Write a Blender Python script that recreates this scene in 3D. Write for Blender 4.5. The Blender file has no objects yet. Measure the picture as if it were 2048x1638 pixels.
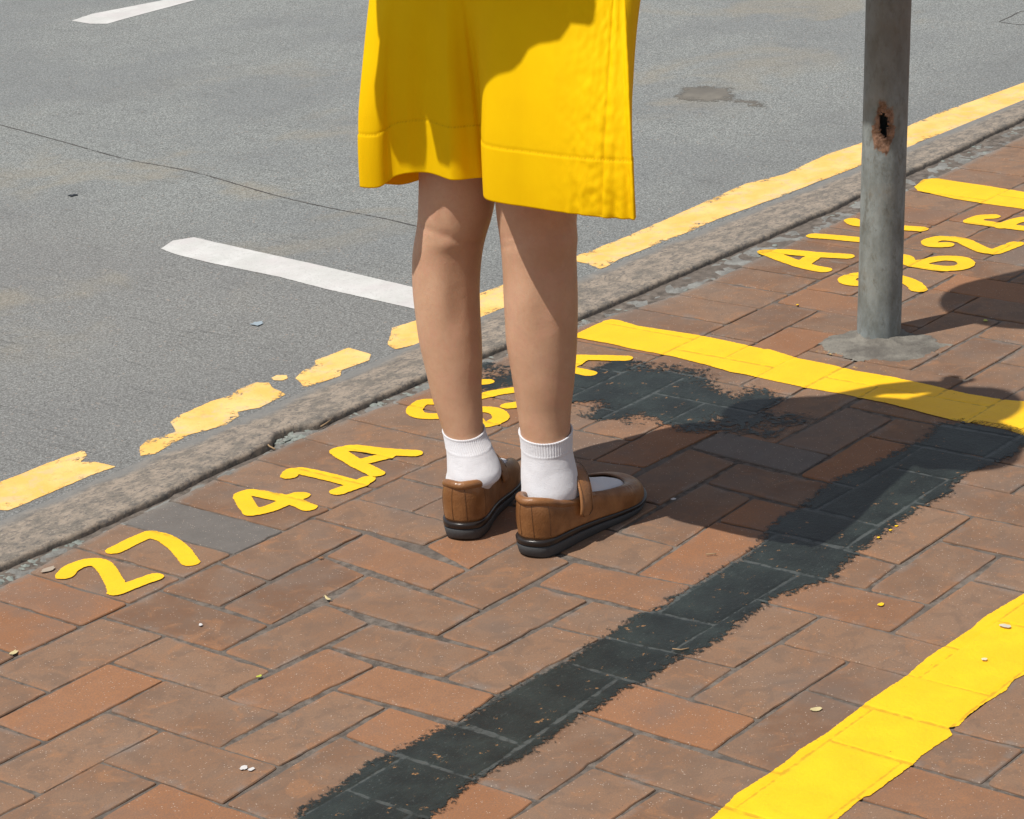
import bpy, bmesh, math, random
import numpy as np
from mathutils import Vector, Matrix, noise as mnoise
random.seed(7); rng = np.random.default_rng(7)
R = math.radians
scene = bpy.context.scene
COL = scene.collection

# ------------------------------------------------------------------ camera
F, PITCH, ROLL, YAW = 5372.578, R(19.43462593), R(-3.47604276), R(-50.2521293)
CW, CH = 2048, 1638
CAM = np.array([-2.3896, -2.5372, 1.42916])
def cam_axes():
    cy, sy = math.cos(YAW), math.sin(YAW)
    f = np.array([-sy*math.cos(PITCH), cy*math.cos(PITCH), -math.sin(PITCH)])
    r = np.array([cy, sy, 0.]); u = np.cross(r, f)
    return r*math.cos(ROLL)+u*math.sin(ROLL), -r*math.sin(ROLL)+u*math.cos(ROLL), f
CR, CU, CF = cam_axes()
cd = bpy.data.cameras.new('camera'); cam = bpy.data.objects.new('camera', cd); COL.objects.link(cam)
cam.matrix_world = Matrix(((CR[0], CU[0], -CF[0], CAM[0]), (CR[1], CU[1], -CF[1], CAM[1]), (CR[2], CU[2], -CF[2], CAM[2]), (0, 0, 0, 1)))
cd.sensor_width = 36; cd.lens = F/CW*36; cd.clip_start = .1; cd.clip_end = 500
scene.camera = cam
def bp(x, y, z=0.):
    """survey point of the photograph -> place on the level z (metres)"""
    d = CF + CR*(x-CW/2)/F - CU*(y-CH/2)/F
    return CAM + d*(z-CAM[2])/d[2]

# ------------------------------------------------------------------ light
SUN_AZ, SUN_EL = R(156), R(63.5)
w = bpy.data.worlds.new('World'); scene.world = w; w.use_nodes = True
nt = w.node_tree; bg = nt.nodes['Background']; sky = nt.nodes.new('ShaderNodeTexSky')
sky.sky_type = 'NISHITA'; sky.sun_disc = False; sky.sun_elevation = SUN_EL; sky.sun_rotation = R(90)-SUN_AZ
hs = nt.nodes.new('ShaderNodeHueSaturation'); hs.inputs['Saturation'].default_value = .45; hs.inputs['Value'].default_value = 1.05
nt.links.new(sky.outputs[0], hs.inputs['Color']); nt.links.new(hs.outputs[0], bg.inputs[0]); bg.inputs[1].default_value = .085
sl = bpy.data.lights.new('sun', 'SUN'); sl.energy = 4.15; sl.angle = R(.5); sl.color = (1, .955, .88)
so = bpy.data.objects.new('sun', sl); COL.objects.link(so)
so.rotation_euler = Vector((-math.cos(SUN_EL)*math.cos(SUN_AZ), -math.cos(SUN_EL)*math.sin(SUN_AZ), -math.sin(SUN_EL))).to_track_quat('-Z', 'Y').to_euler()
so.location = (0, 0, 6)
scene.view_settings.view_transform = 'Standard'; scene.view_settings.look = 'None'
scene.view_settings.exposure = 0.20; scene.view_settings.gamma = 1
scene.render.engine = 'CYCLES'

# ------------------------------------------------------------------ helpers
def link(o, parent=None):
    COL.objects.link(o)
    if parent is not None: o.parent = parent
    return o
def tag(o, label=None, cat=None, group=None, kind=None):
    if label: o['label'] = label
    if cat: o['category'] = cat
    if group: o['group'] = group
    if kind: o['kind'] = kind
    return o
def mesh_obj(name, verts, faces, mat, parent=None, smooth=False, attrs=None):
    me = bpy.data.meshes.new(name)
    me.from_pydata([tuple(map(float, v)) for v in verts], [], [tuple(int(i) for i in f) for f in faces])
    if attrs:
        for k, a in attrs.items():
            at = me.attributes.new(k, 'FLOAT', 'POINT'); at.data.foreach_set('value', np.asarray(a, np.float32))
    me.materials.append(mat)
    if smooth: me.polygons.foreach_set('use_smooth', [True]*len(me.polygons))
    me.update()
    return link(bpy.data.objects.new(name, me), parent)
class MB:
    def __init__(s): s.v = []; s.f = []
    def add(s, v, f):
        n = len(s.v); s.v += [tuple(x) for x in v]; s.f += [tuple(i+n for i in q) for q in f]
    def build(s, name, mat, parent=None, smooth=True): return mesh_obj(name, s.v, s.f, mat, parent, smooth)
def loft(rings, cap=True, closed=True):
    """rings: list of (n,3); returns verts, faces"""
    n = len(rings[0]); v = np.concatenate(rings); f = []
    m = n if closed else n-1
    for k in range(len(rings)-1):
        for i in range(m):
            a = k*n+i; b = k*n+(i+1) % n
            f.append((a, b, b+n, a+n))
    if cap:
        f.append(tuple(range(n-1, -1, -1))); f.append(tuple((len(rings)-1)*n+i for i in range(n)))
    return v, f
def tube(path, rad, n=10, cap=True):
    path = np.asarray(path, float); m = len(path)
    rad = np.broadcast_to(np.asarray(rad, float), (m,)) if np.ndim(rad) else np.full(m, rad)
    rings = []; up = None
    for k in range(m):
        t = path[min(k+1, m-1)]-path[max(k-1, 0)]; t = t/(np.linalg.norm(t)+1e-12)
        if up is None: up = np.array([0, 0, 1.]) if abs(t[2]) < .9 else np.array([1., 0, 0])
        a = np.cross(t, up); a /= np.linalg.norm(a)+1e-12; b = np.cross(a, t); up = b
        th = np.arange(n)*2*np.pi/n
        rings.append(path[k]+rad[k]*(np.cos(th)[:, None]*a+np.sin(th)[:, None]*b))
    return loft(rings, cap)
def catmull(P, n, closed=False):
    P = np.asarray(P, float); m = len(P); out = []
    segs = m if closed else m-1
    for k in range(segs):
        if closed: a, b, c, d = P[(k-1) % m], P[k], P[(k+1) % m], P[(k+2) % m]
        else: a, b, c, d = P[max(k-1, 0)], P[k], P[k+1], P[min(k+2, m-1)]
        for t in np.arange(n)/n:
            out.append(.5*((2*b)+(c-a)*t+(2*a-5*b+4*c-d)*t*t+(3*b-a-3*c+d)*t**3))
    if not closed: out.append(P[-1])
    return np.array(out)
def resample(P, n, closed=False):
    P = np.asarray(P, float); Q = np.vstack([P, P[:1]]) if closed else P
    L = np.r_[0, np.cumsum(np.linalg.norm(np.diff(Q, axis=0), axis=1))]
    s = np.linspace(0, L[-1], n, endpoint=not closed)
    return np.stack([np.interp(s, L, Q[:, k]) for k in range(Q.shape[1])], 1)
def vnoise(p, s, o=0.):
    return np.array([mnoise.noise(Vector((a[0]*s+o, a[1]*s+o*1.7, (a[2] if len(a) > 2 else 0)*s))) for a in p])

# ------------------------------------------------------------------ materials
class Mat:
    def __init__(s, name):
        s.m = bpy.data.materials.new(name); s.m.use_nodes = True; s.nt = s.m.node_tree; s.N = s.nt.nodes; s.L = s.nt.links
        s.b = s.N['Principled BSDF']; s.out = s.N['Material Output']
        s.tc = s.N.new('ShaderNodeTexCoord').outputs['Object']
    def n(s, t, **k):
        x = s.N.new(t)
        for a, b in k.items(): setattr(x, a, b)
        return x
    def link(s, a, b): s.L.new(a, b)
    def setin(s, node, i, v):
        if hasattr(v, 'type') and hasattr(v, 'links'): s.L.new(v, node.inputs[i])
        else: node.inputs[i].default_value = v
    def noise(s, scale, detail=4, rough=.6, vec=None, dist=0.):
        x = s.n('ShaderNodeTexNoise'); x.inputs['Scale'].default_value = scale; x.inputs['Detail'].default_value = detail
        x.inputs['Roughness'].default_value = rough; x.inputs['Distortion'].default_value = dist
        s.L.new(vec or s.tc, x.inputs['Vector']); return x.outputs['Fac']
    def stretch(s, sc, rot=0.):
        x = s.n('ShaderNodeMapping'); x.inputs['Scale'].default_value = sc; x.inputs['Rotation'].default_value = (0, 0, rot)
        s.L.new(s.tc, x.inputs['Vector']); return x.outputs[0]
    def voro(s, scale, feature='F1', vec=None, rnd=1.):
        x = s.n('ShaderNodeTexVoronoi'); x.feature = feature; x.inputs['Scale'].default_value = scale; x.inputs['Randomness'].default_value = rnd
        s.L.new(vec or s.tc, x.inputs['Vector']); return x
    def math(s, op, a, b=0., c=0., clamp=False):
        x = s.n('ShaderNodeMath'); x.operation = op; x.use_clamp = clamp
        s.setin(x, 0, a); s.setin(x, 1, b)
        if op in ('MULTIPLY_ADD', 'SMOOTH_MIN', 'COMPARE'): s.setin(x, 2, c)
        return x.outputs[0]
    def mr(s, v, a, b, c=0., d=1., smooth=True):
        x = s.n('ShaderNodeMapRange'); x.interpolation_type = 'SMOOTHSTEP' if smooth else 'LINEAR'
        s.setin(x, 0, v); x.inputs[1].default_value = a; x.inputs[2].default_value = b; x.inputs[3].default_value = c; x.inputs[4].default_value = d
        return x.outputs[0]
    def mix(s, f, a, b, mode='MIX'):
        x = s.n('ShaderNodeMix'); x.data_type = 'RGBA'; x.blend_type = mode
        s.setin(x, 0, f)
        for i, v in ((6, a), (7, b)):
            if isinstance(v, tuple): x.inputs[i].default_value = (*v, 1) if len(v) == 3 else v
            else: s.L.new(v, x.inputs[i])
        return x.outputs[2]
    def attr(s, name): x = s.n('ShaderNodeAttribute'); x.attribute_name = name; return x.outputs['Fac']
    def sep(s): x = s.n('ShaderNodeSeparateXYZ'); s.L.new(s.tc, x.inputs[0]); return x.outputs
    def color(s, c):
        if isinstance(c, tuple): s.b.inputs['Base Color'].default_value = (*c, 1)
        else: s.L.new(c, s.b.inputs['Base Color'])
    def rough(s, r): s.setin(s.b, 'Roughness', r)
    def bump(s, h, dist=.001, strength=1., prev=None):
        x = s.n('ShaderNodeBump'); x.inputs['Distance'].default_value = dist; x.inputs['Strength'].default_value = strength
        s.L.new(h, x.inputs['Height'])
        if prev is not None: s.L.new(prev, x.inputs['Normal'])
        s.L.new(x.outputs[0], s.b.inputs['Normal']); return x.outputs[0]
    def alpha(s, a): s.L.new(a, s.b.inputs['Alpha'])

def paver_mat():
    m = Mat('fired_clay_paver'); t = m.attr('tint'); e = m.attr('rim'); g = m.attr('grey')
    c = m.mix(t, (.158, .078, .040), (.240, .134, .076))
    big = m.noise(9, 5, .6); c = m.mix(m.mr(big, .40, .62, 0, .6), c, (.225, .140, .090))
    med = m.noise(26, 6, .65, dist=.6); c = m.mix(m.mr(med, .47, .62, 0, .6), c, (.150, .092, .060))
    md2 = m.noise(17, 6, .7, dist=1.2); c = m.mix(m.mr(md2, .54, .68, 0, .55), c, (.32, .150, .065))
    oe = m.math('MULTIPLY', e, m.mr(m.noise(14, 3), .42, .66)); c = m.mix(m.math('MULTIPLY', oe, .45), c, (.33, .145, .06)); c = m.mix(m.math('MULTIPLY', m.math('MULTIPLY', e, m.mr(m.noise(19, 4), .5, .64)), .55), c, (.20, .175, .155))
    c = m.mix(m.attr('orange'), c, (.33, .130, .045))
    c = m.mix(g, c, m.mix(m.noise(30, 5), (.085, .085, .082), (.16, .15, .14)))
    c = m.mix(m.math('MULTIPLY', m.attr('haze'), m.mr(m.noise(40, 5), .35, .6, .3, 1)), c, (.20, .19, .17))
    fine = m.noise(420, 3, .8); c = m.mix(m.mr(fine, .38, .62, 0, .62), c, m.mix(.6, c, (.10, .075, .06)))
    soot = m.noise(4.2, 6, .62); c = m.mix(m.mr(soot, .50, .66, 0, .5), c, (.135, .098, .078))
    sp = m.voro(210); sd = m.math('MULTIPLY', m.math('LESS_THAN', sp.outputs['Distance'], .17), m.math('GREATER_THAN', m.noise(97, 2), .52))
    c = m.mix(m.math('MULTIPLY', sd, .55), c, (.52, .42, .34))
    dk = m.voro(120); dd = m.math('MULTIPLY', m.math('LESS_THAN', dk.outputs['Distance'], .10), m.math('GREATER_THAN', m.noise(31, 2), .55))
    c = m.mix(m.math('MULTIPLY', dd, .7), c, (.06, .045, .04))
    m.color(c); m.rough(.82)
    h = m.math('ADD', m.math('MULTIPLY', fine, .5), m.math('MULTIPLY', m.noise(60, 5), .8)); m.bump(h, .0012, .55)
    return m.m
def mortar_mat():
    m = Mat('joint_mortar'); a = m.noise(55, 6, .7); c = m.mix(m.mr(a, .35, .65), (.075, .062, .052), (.185, .155, .13))
    c = m.mix(m.mr(m.noise(6, 3), .45, .65, 0, .6), c, (.12, .10, .085)); m.color(c); m.rough(.95)
    m.bump(m.noise(240, 6, .75), .003, .9); return m.m
def cement_mat(name='gutter_cement', a=(.13, .125, .115), b=(.25, .25, .235)):
    m = Mat(name); c = m.mix(m.mr(m.noise(18, 7, .7, dist=.5), .32, .68), a, b)
    c = m.mix(m.mr(m.noise(140, 4), .5, .75, 0, .5), c, (.09, .085, .075)); m.color(c); m.rough(.93)
    m.bump(m.math('ADD', m.noise(45, 8, .7), m.math('MULTIPLY', m.noise(300, 3), .3)), .006, .8); return m.m
def granite_mat():
    m = Mat('worn_granite'); st = m.stretch((1, 1.5, 1))
    c = m.mix(m.mr(m.noise(34, 7, .72, vec=st), .36, .62), (.145, .128, .108), (.29, .238, .188))
    c = m.mix(m.mr(m.noise(95, 4, .7, vec=st), .5, .64, 0, .75), c, (.085, .080, .078))
    c = m.mix(m.mr(m.noise(230, 3), .58, .72, 0, .6), c, (.38, .34, .29))
    c = m.mix(m.mr(m.attr('road'), .15, .95, 0, .85), c, m.mix(m.noise(170, 4), (.12, .122, .122), (.215, .215, .205)))
    m.color(c); m.rough(.9); m.bump(m.math('ADD', m.noise(60, 8, .72), m.math('MULTIPLY', m.noise(260, 4), .4)), .003, .7); return m.m
def road_mat():
    m = Mat('grooved_road_surface'); X, Y, Z = m.sep()
    gr = m.stretch((1.0, .045, 1))           # grooves run across the road
    grain = m.noise(300, 3, .85); mid = m.noise(110, 4, .75)
    c = m.mix(m.mr(grain, .36, .66), (.115, .122, .118), (.48, .50, .485))
    c = m.mix(m.mr(mid, .47, .58, 0, .5), c, (.155, .158, .152))
    tone = m.noise(1.6, 4, .6); c = m.mix(m.mr(tone, .42, .62, 0, .55), c, (.19, .20, .205))
    zone = m.mr(X, .95, 1.5)                 # older slab nearest the viewer is warmer
    c = m.mix(m.math('MULTIPLY', m.math('SUBTRACT', 1., zone), .5), c, m.mix(grain, (.12, .115, .11), (.32, .30, .285)))
    tan = m.math('MULTIPLY', m.mr(m.noise(2.3, 4, .65, dist=.4), .52, .66), m.math('MULTIPLY', m.mr(Y, .75, 1.2), m.mr(Y, 2.6, 1.7)))
    c = m.mix(m.mr(m.noise(7, 5, .7, vec=m.stretch((.5, 1.6, 1))), .52, .68, 0, .22), c, (.16, .16, .155)); c = m.mix(m.math('MULTIPLY', tan, .50), c, (.33, .285, .21))
    near = m.mr(Y, .95, .35); c = m.mix(m.math('MULTIPLY', near, .30), c, (.155, .155, .15))
    pv = m.voro(90); peb = m.math('MULTIPLY', m.math('LESS_THAN', pv.outputs['Distance'], .22), m.math('GREATER_THAN', m.noise(37, 2), .56))
    cg = m.noise(190, 2, .9); c = m.mix(m.mr(cg, .53, .60, 0, .30), c, (.50, .515, .50)); c = m.mix(m.mr(cg, .46, .38, 0, .38), c, (.085, .09, .087))
    c = m.mix(m.math('MULTIPLY', peb, .65), c, m.mix(m.noise(23, 2), (.40, .27, .19), (.36, .37, .36)))
    pw = m.voro(55); pk2 = m.math('MULTIPLY', m.math('LESS_THAN', pw.outputs['Distance'], .14), m.math('GREATER_THAN', m.noise(17, 2), .58)); c = m.mix(m.math('MULTIPLY', pk2, .7), c, (.07, .068, .065))
    groove = m.noise(130, 3, .7, vec=gr); gk = m.math('MULTIPLY', m.mr(groove, .57, .68), m.mr(m.noise(7, 4, .6), .42, .6))
    c = m.mix(m.math('MULTIPLY', gk, .14), c, (.085, .083, .08))
    m.color(c); m.rough(.86)
    h = m.math('SUBTRACT', m.math('ADD', m.math('MULTIPLY', grain, .7), m.math('MULTIPLY', mid, .8)), m.math('MULTIPLY', gk, .35))
    m.bump(h, .006, 1.); return m.m
def paint_mat(name, col, col2, amp=.0022, freq=190, wear=0., rough=.55, jointdirt=.75, dirt=(.10, .07, .02), soft=.0003, wfreq=60, speck=None):
    m = Mat(name); sd = m.attr('sdf'); cov = m.attr('cover')
    n1 = m.noise(freq, 5, .75); n2 = m.noise(freq*.22, 4, .6)
    v = m.math('ADD', sd, m.math('MULTIPLY', m.math('ADD', m.math('SUBTRACT', n1, .5), m.math('SUBTRACT', n2, .5)), amp*2))
    a = m.mr(v, -soft, soft)
    wn = m.noise(wfreq, 7, .85, dist=.2)
    w_ = m.math('SUBTRACT', cov, m.math('MULTIPLY', m.math('SUBTRACT', wn, .5), 3.0))
    a = m.math('MULTIPLY', a, m.mr(w_, .40, .55))
    c = m.mix(m.mr(m.noise(14, 5), .35, .7), col, col2); c = m.mix(m.mr(m.noise(200, 5, .8), .55, .7, 0, .35), c, tuple(x*.72 for x in col))
    j = m.attr('joint'); c = m.mix(m.math('MULTIPLY', m.mr(m.math('ADD', j, m.math('MULTIPLY', m.math('SUBTRACT', m.noise(60, 4), .5), 1.3)), .80, 1.05), jointdirt), c, dirt)
    if speck:
        s_ = m.math('GREATER_THAN', m.noise(260, 3, .8), .66); c = m.mix(m.math('MULTIPLY', s_, speck[0]), c, speck[1])
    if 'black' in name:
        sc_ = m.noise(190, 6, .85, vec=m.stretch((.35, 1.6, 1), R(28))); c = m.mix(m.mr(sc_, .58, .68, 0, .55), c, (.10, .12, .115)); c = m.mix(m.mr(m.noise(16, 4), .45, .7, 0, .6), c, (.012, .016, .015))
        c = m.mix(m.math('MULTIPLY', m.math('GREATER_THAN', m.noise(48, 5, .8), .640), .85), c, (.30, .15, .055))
    if 'fresh' in name:
        c = m.mix(m.mr(m.noise(30, 7, .8, dist=.6), .54, .68, 0, .35), c, (.70, .36, .004)); c = m.mix(m.math('MULTIPLY', m.math('GREATER_THAN', m.noise(150, 5, .85, vec=m.stretch((.5, 1.5, 1), R(30))), .665), .5), c, (.36, .20, .03))
    if 'white' in name: c = m.mix(m.mr(m.noise(130, 5, .85), .53, .62, 0, .5), c, (.36, .355, .34)); c = m.mix(m.mr(m.noise(9, 4), .4, .7, 0, .4), c, (.50, .44, .45))
    if 'old' in name: c = m.mix(m.mr(m.noise(24, 6, .75, dist=.5), .50, .62, 0, .55), c, (.52, .43, .27)); c = m.mix(m.mr(m.noise(75, 5, .8), .56, .66, 0, .5), c, (.42, .29, .12))
    m.color(c); m.rough(rough); m.alpha(a)
    m.bump(m.math('ADD', m.noise(180, 5, .7), m.math('MULTIPLY', m.noise(25, 3), 1.)), .0015, .5); return m.m
M_PAVER, M_MORTAR, M_CEM, M_GRAN, M_ROAD = paver_mat(), mortar_mat(), cement_mat(), granite_mat(), road_mat()
M_YEL = paint_mat('fresh_yellow_paint', (.84, .465, .001), (.90, .52, .002), speck=(.30, (.70, .34, .002)), jointdirt=.45, dirt=(.22, .13, .01))
M_YOLD = paint_mat('old_yellow_paint', (.78, .44, .10), (.84, .53, .19), amp=.0035, freq=120, rough=.7, speck=(.55, (.45, .33, .16)), jointdirt=0)
M_WHT = paint_mat('white_road_paint', (.50, .50, .48), (.58, .575, .56), amp=.0015, rough=.7, speck=(.55, (.36, .36, .34)), jointdirt=0)
M_BLK = paint_mat('black_cover_paint', (.006, .009, .008), (.020, .028, .025), amp=.0045, freq=105, rough=.5, soft=.001, jointdirt=.45, dirt=(.12, .13, .125), wfreq=95, speck=(.55, (.12, .135, .13)))
M_STAIN = paint_mat('oil_stain', (.12, .11, .095), (.17, .155, .13), amp=.02, freq=60, rough=.8, soft=.010, jointdirt=0, wfreq=60)
M_CRACK = paint_mat('crack_dirt', (.045, .042, .04), (.07, .066, .06), amp=.0022, freq=120, rough=.95, jointdirt=0)

def leather(name, a, b, rough=.36):
    m = Mat(name); c = m.mix(m.mr(m.noise(22, 5, .6), .35, .68), a, b)
    c = m.mix(m.mr(m.noise(70, 5, .7, dist=1.), .55, .75, 0, .4), c, (a[0]*.55, a[1]*.5, a[2]*.5))
    m.color(c); m.rough(m.mr(m.noise(30, 4), .3, .7, rough-.08, rough+.14)); v = m.voro(420)
    m.bump(m.math('ADD', m.math('MULTIPLY', v.outputs['Distance'], .35), m.noise(38, 4, .6)), .0014, .5); return m.m
M_LEATH = leather('tan_leather', (.185, .076, .024), (.31, .142, .052))
M_LEATHD = leather('dark_seam_leather', (.10, .045, .018), (.15, .07, .03))
def plain(name, col, rough=.6, scale=60, var=.15, bump=.0006, metal=0.):
    m = Mat(name); c = m.mix(m.noise(scale, 5), tuple(x*(1-var) for x in col), tuple(min(1, x*(1+var)) for x in col)); m.color(c); m.rough(rough)
    m.b.inputs['Metallic'].default_value = metal
    m.bump(m.noise(scale*4, 4), bump, .5); return m.m
M_RUB = plain('grey_rubber', (.050, .052, .055), .7, 300, .35, .001)
M_WELT = plain('dark_welt', (.018, .014, .013), .28, 60, .2, .0003)
def sock_mat():
    m = Mat('white_cotton'); m.color(m.mix(m.noise(40, 4), (.60, .595, .625), (.68, .675, .70))); m.rough(.95)
    m.b.inputs['Sheen Weight'].default_value = .3
    m.bump(m.math('ADD', m.noise(900, 2), m.math('MULTIPLY', m.noise(45, 4), 2.)), .0010, .6); return m.m
M_SOCK = sock_mat()
def skin_mat():
    m = Mat('skin'); c = m.mix(m.mr(m.noise(12, 5, .6), .3, .7), (.46, .262, .158), (.55, .33, .21))
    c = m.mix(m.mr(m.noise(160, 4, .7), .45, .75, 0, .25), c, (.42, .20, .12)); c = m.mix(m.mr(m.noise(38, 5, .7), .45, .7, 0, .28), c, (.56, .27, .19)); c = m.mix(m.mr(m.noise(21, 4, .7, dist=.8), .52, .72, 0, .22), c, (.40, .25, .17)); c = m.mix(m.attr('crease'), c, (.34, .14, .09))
    m.color(c); m.rough(.48); m.b.inputs['Subsurface Weight'].default_value = .18; m.b.inputs['Subsurface Radius'].default_value = (.012, .005, .003)
    m.b.inputs['Subsurface Scale'].default_value = .6; m.b.inputs['Specular IOR Level'].default_value = .35
    m.bump(m.math('ADD', m.noise(700, 3, .7), m.math('MULTIPLY', m.noise(90, 4), 1.5)), .0008, .45); return m.m
M_SKIN = skin_mat()
def cloth_mat():
    m = Mat('yellow_cotton'); st = m.stretch((1, 1, .15))
    c = m.mix(m.mr(m.noise(10, 4), .35, .65), (.96, .625, .0), (.99, .665, .0)); c = m.mix(m.math('MULTIPLY', m.attr('stitch'), .55), c, (.52, .27, .0))
    m.color(c); m.rough(.72); m.b.inputs['Specular IOR Level'].default_value = .25; m.b.inputs['Specular IOR Level'].default_value = .12
    m.bump(m.math('ADD', m.math('MULTIPLY', m.noise(1500, 2), .3), m.noise(120, 4, .6, vec=st)), .0007, .5)
    tr = m.n('ShaderNodeBsdfTranslucent'); m.link(m.mix(.6, c, (.98, .36, 0)), tr.inputs[0])
    mx = m.n('ShaderNodeMixShader'); mx.inputs[0].default_value = .27
    m.link(m.b.outputs[0], mx.inputs[1]); m.link(tr.outputs[0], mx.inputs[2]); m.link(mx.outputs[0], m.out.inputs[0]); return m.m
M_CLOTH = cloth_mat()

# ------------------------------------------------------------------ pavement lattice
ZR = -.006   # road level
CTRL = {(0,0):(445,1127),(2,0):(634,1037),(2,1):(731,1065),(0,1):(540,1161),(1,1):(650,1111),(1,3):(863,1180),(2,3):(936,1140),(2,2):(850,1090),(1,2):(735,1149),
(-1,2):(541,1250),(-1,1):(440,1213),(0,2):(652,1206),(0,3):(741,1246),(-2,3):(548,1340),(-2,2):(443,1303),(0,4):(876,1272),(-1,3):(656,1294),(-1,4):(754,1330),(-3,4):(562,1425),
(-2,4):(668,1378),(-2,6):(917,1443),(-1,6):(995,1389),(-2,5):(777,1412),(-4,5):(560,1532),(-3,5):(682,1470),(-3,7):(945,1562),(-1,7):(1152,1421),(-1,9):(1427,1502),(0,9):(1517,1437),
(-2,8):(1185,1532),(-1,8):(1275,1465),(3,9):(1784,1265),(4,9):(1858,1208),(4,8):(1734,1179),(6,8):(1879,1080),(5,8):(1799,1129),(7,8):(1946,1033),(6,9):(1999,1110),(5,9):(1941,1160),
(4,7):(1600,1149),(5,7):(1693,1098),(0,6):(1126,1323),(0,7):(1238,1357),(1,6):(1204,1275),(1,8):(1470,1335),(0,8):(1380,1396),(1,5):(1095,1250),(2,5):(1182,1200),(1,4):(964,1219),
(0,5):(986,1304),(2,4):(1070,1169),(3,4):(1145,1122),(2,6):(1316,1227),(3,5):(1273,1148),(4,5):(1353,1093),(6,5):(1505,995),(6,4):(1410,965),(7,3):(1380,895),(7,4):(1475,924),
(5,4):(1321,1010),(6,3):(1290,935),(8,3):(1440,860),(8,5):(1661,910),(7,5):(1598,950),(10,5):(1789,836),(8,4):(1550,887)}
CK = np.array([(i*.1, -j*.1) for i, j in CTRL]); CO = np.array([bp(*p)[:2] for p in CTRL.values()])-CK
def warp(q):
    q = np.asarray(q, float); d2 = ((CK-q)**2).sum(1); wt = np.exp(-d2/.045**2)
    return q+(wt[:, None]*CO).sum(0)/(wt.sum()+.04)
_lat = {}
def lat(i, j):
    k = (i, j)
    if k not in _lat:
        r = random.Random(i*9176+j*131+5)
        q = warp((i*.1, -j*.1))
        if k not in CTRL: q = q+np.array([r.uniform(-1, 1), r.uniform(-1, 1)])*.0025
        _lat[k] = q
    return _lat[k]
SOLD = [(34,1310),(159,1251),(260,1207),(369,1156),(468,1108),(569,1061),(664,1017),(755,977),(845,932)]
sx = [bp(*p)[0] for p in SOLD]
while sx[-1] < 4.6: sx.append(sx[-1]+.1*(1+.04*math.sin(len(sx)*2.3)))
while sx[0] > -1.6: sx.insert(0, sx[0]-.101)
KE = [(-.30,-.245),(.0,.249),(.177,.252),(.414,.268),(.565,.258),(.742,.240),(1.0,.232),(1.164,.220),(1.30,.185),(1.425,.174),(1.65,.178),(1.95,.180),(2.33,.179),(2.66,.184),(4.8,.184)]
KE = [(-1.8, .215), (-.21, .218)]+KE[1:]
def kerb_in(x): return float(np.interp(x, [a for a, b in KE], [b for a, b in KE]))
def v0(x): return float(np.interp(x, [-1.6, -.3, .1, .45, 1.2, 4.6], [.02, .020, .017, .011, 0., -.012]))
quads = []   # (4 corners ccw, grey, orange, tintbias)
for a, b in zip(sx[:-1], sx[1:]):
    q = [(a, v0(a)), (b, v0(b)), (b, kerb_in(b)), (a, kerb_in(a))]
    grey = .95 if abs((a+b)/2-.103) < .04 else 0
    orange = {0: .0}.get(0); orange = .55 if -.36 < (a+b)/2 < -.25 or abs((a+b)/2+.19) < .05 else (.35 if random.random() < .12 else 0)
    quads.append(([np.array(c) for c in q], grey, orange if not grey else 0, 's'))
for j in range(-1, 16):
    for i in range(-14, 46):
        s = (i+j) % 4
        if s == 0 and j >= 0: cs = [(i, j+1), (i+2, j+1), (i+2, j), (i, j)]
        elif s == 2: cs = [(i, j+2), (i+1, j+2), (i+1, max(j, 0)), (i, max(j, 0))]
        else: continue
        q = [np.array(lat(*c)) for c in cs]
        for n_, c in enumerate(cs):
            if c[1] == 0: q[n_] = np.array([q[n_][0], v0(q[n_][0])])
        grey = 0; orange = 0
        if (i, j) == (7, 3) and s == 2: grey = .8
        r = random.Random(i*77+j*13)
        if (i, j) in ((-1, 7), (3, 7), (-2, 4+0), (1, 1), (-3, 3)) : orange = .28
        if (i, j) in ((-1, 7), (-3, 5), (-4, 6)): orange = .6
        elif r.random() < .17: orange = r.uniform(.2, .6)
        elif r.random() < .035: grey = r.uniform(.3, .55)
        quads.append((q, grey, orange, 'h'))
GX0, GX1, GY0, GY1, GS = -1.0, 3.2, -1.45, .32, .0015
gnx, gny = int((GX1-GX0)/GS), int((GY1-GY0)/GS); PGRID = np.zeros((gny, gnx), np.float32)   # 1 on pavers, 0 in joints
def inset_poly(q, d):
    q = [np.array(c, float) for c in q]; n = len(q); out = []
    for k in range(n):
        a, b, c = q[k-1], q[k], q[(k+1) % n]
        e1 = b-a; e1 /= np.linalg.norm(e1)+1e-9; e2 = c-b; e2 /= np.linalg.norm(e2)+1e-9
        n1 = np.array([-e1[1], e1[0]]); n2 = np.array([-e2[1], e2[0]]); h = n1+n2; h /= max(.3, (h@n1)); out.append(b+h*d)
    return out
V = []; Fc = []; A_t = []; A_r = []; A_g = []; A_o = []; A_h = []
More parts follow.
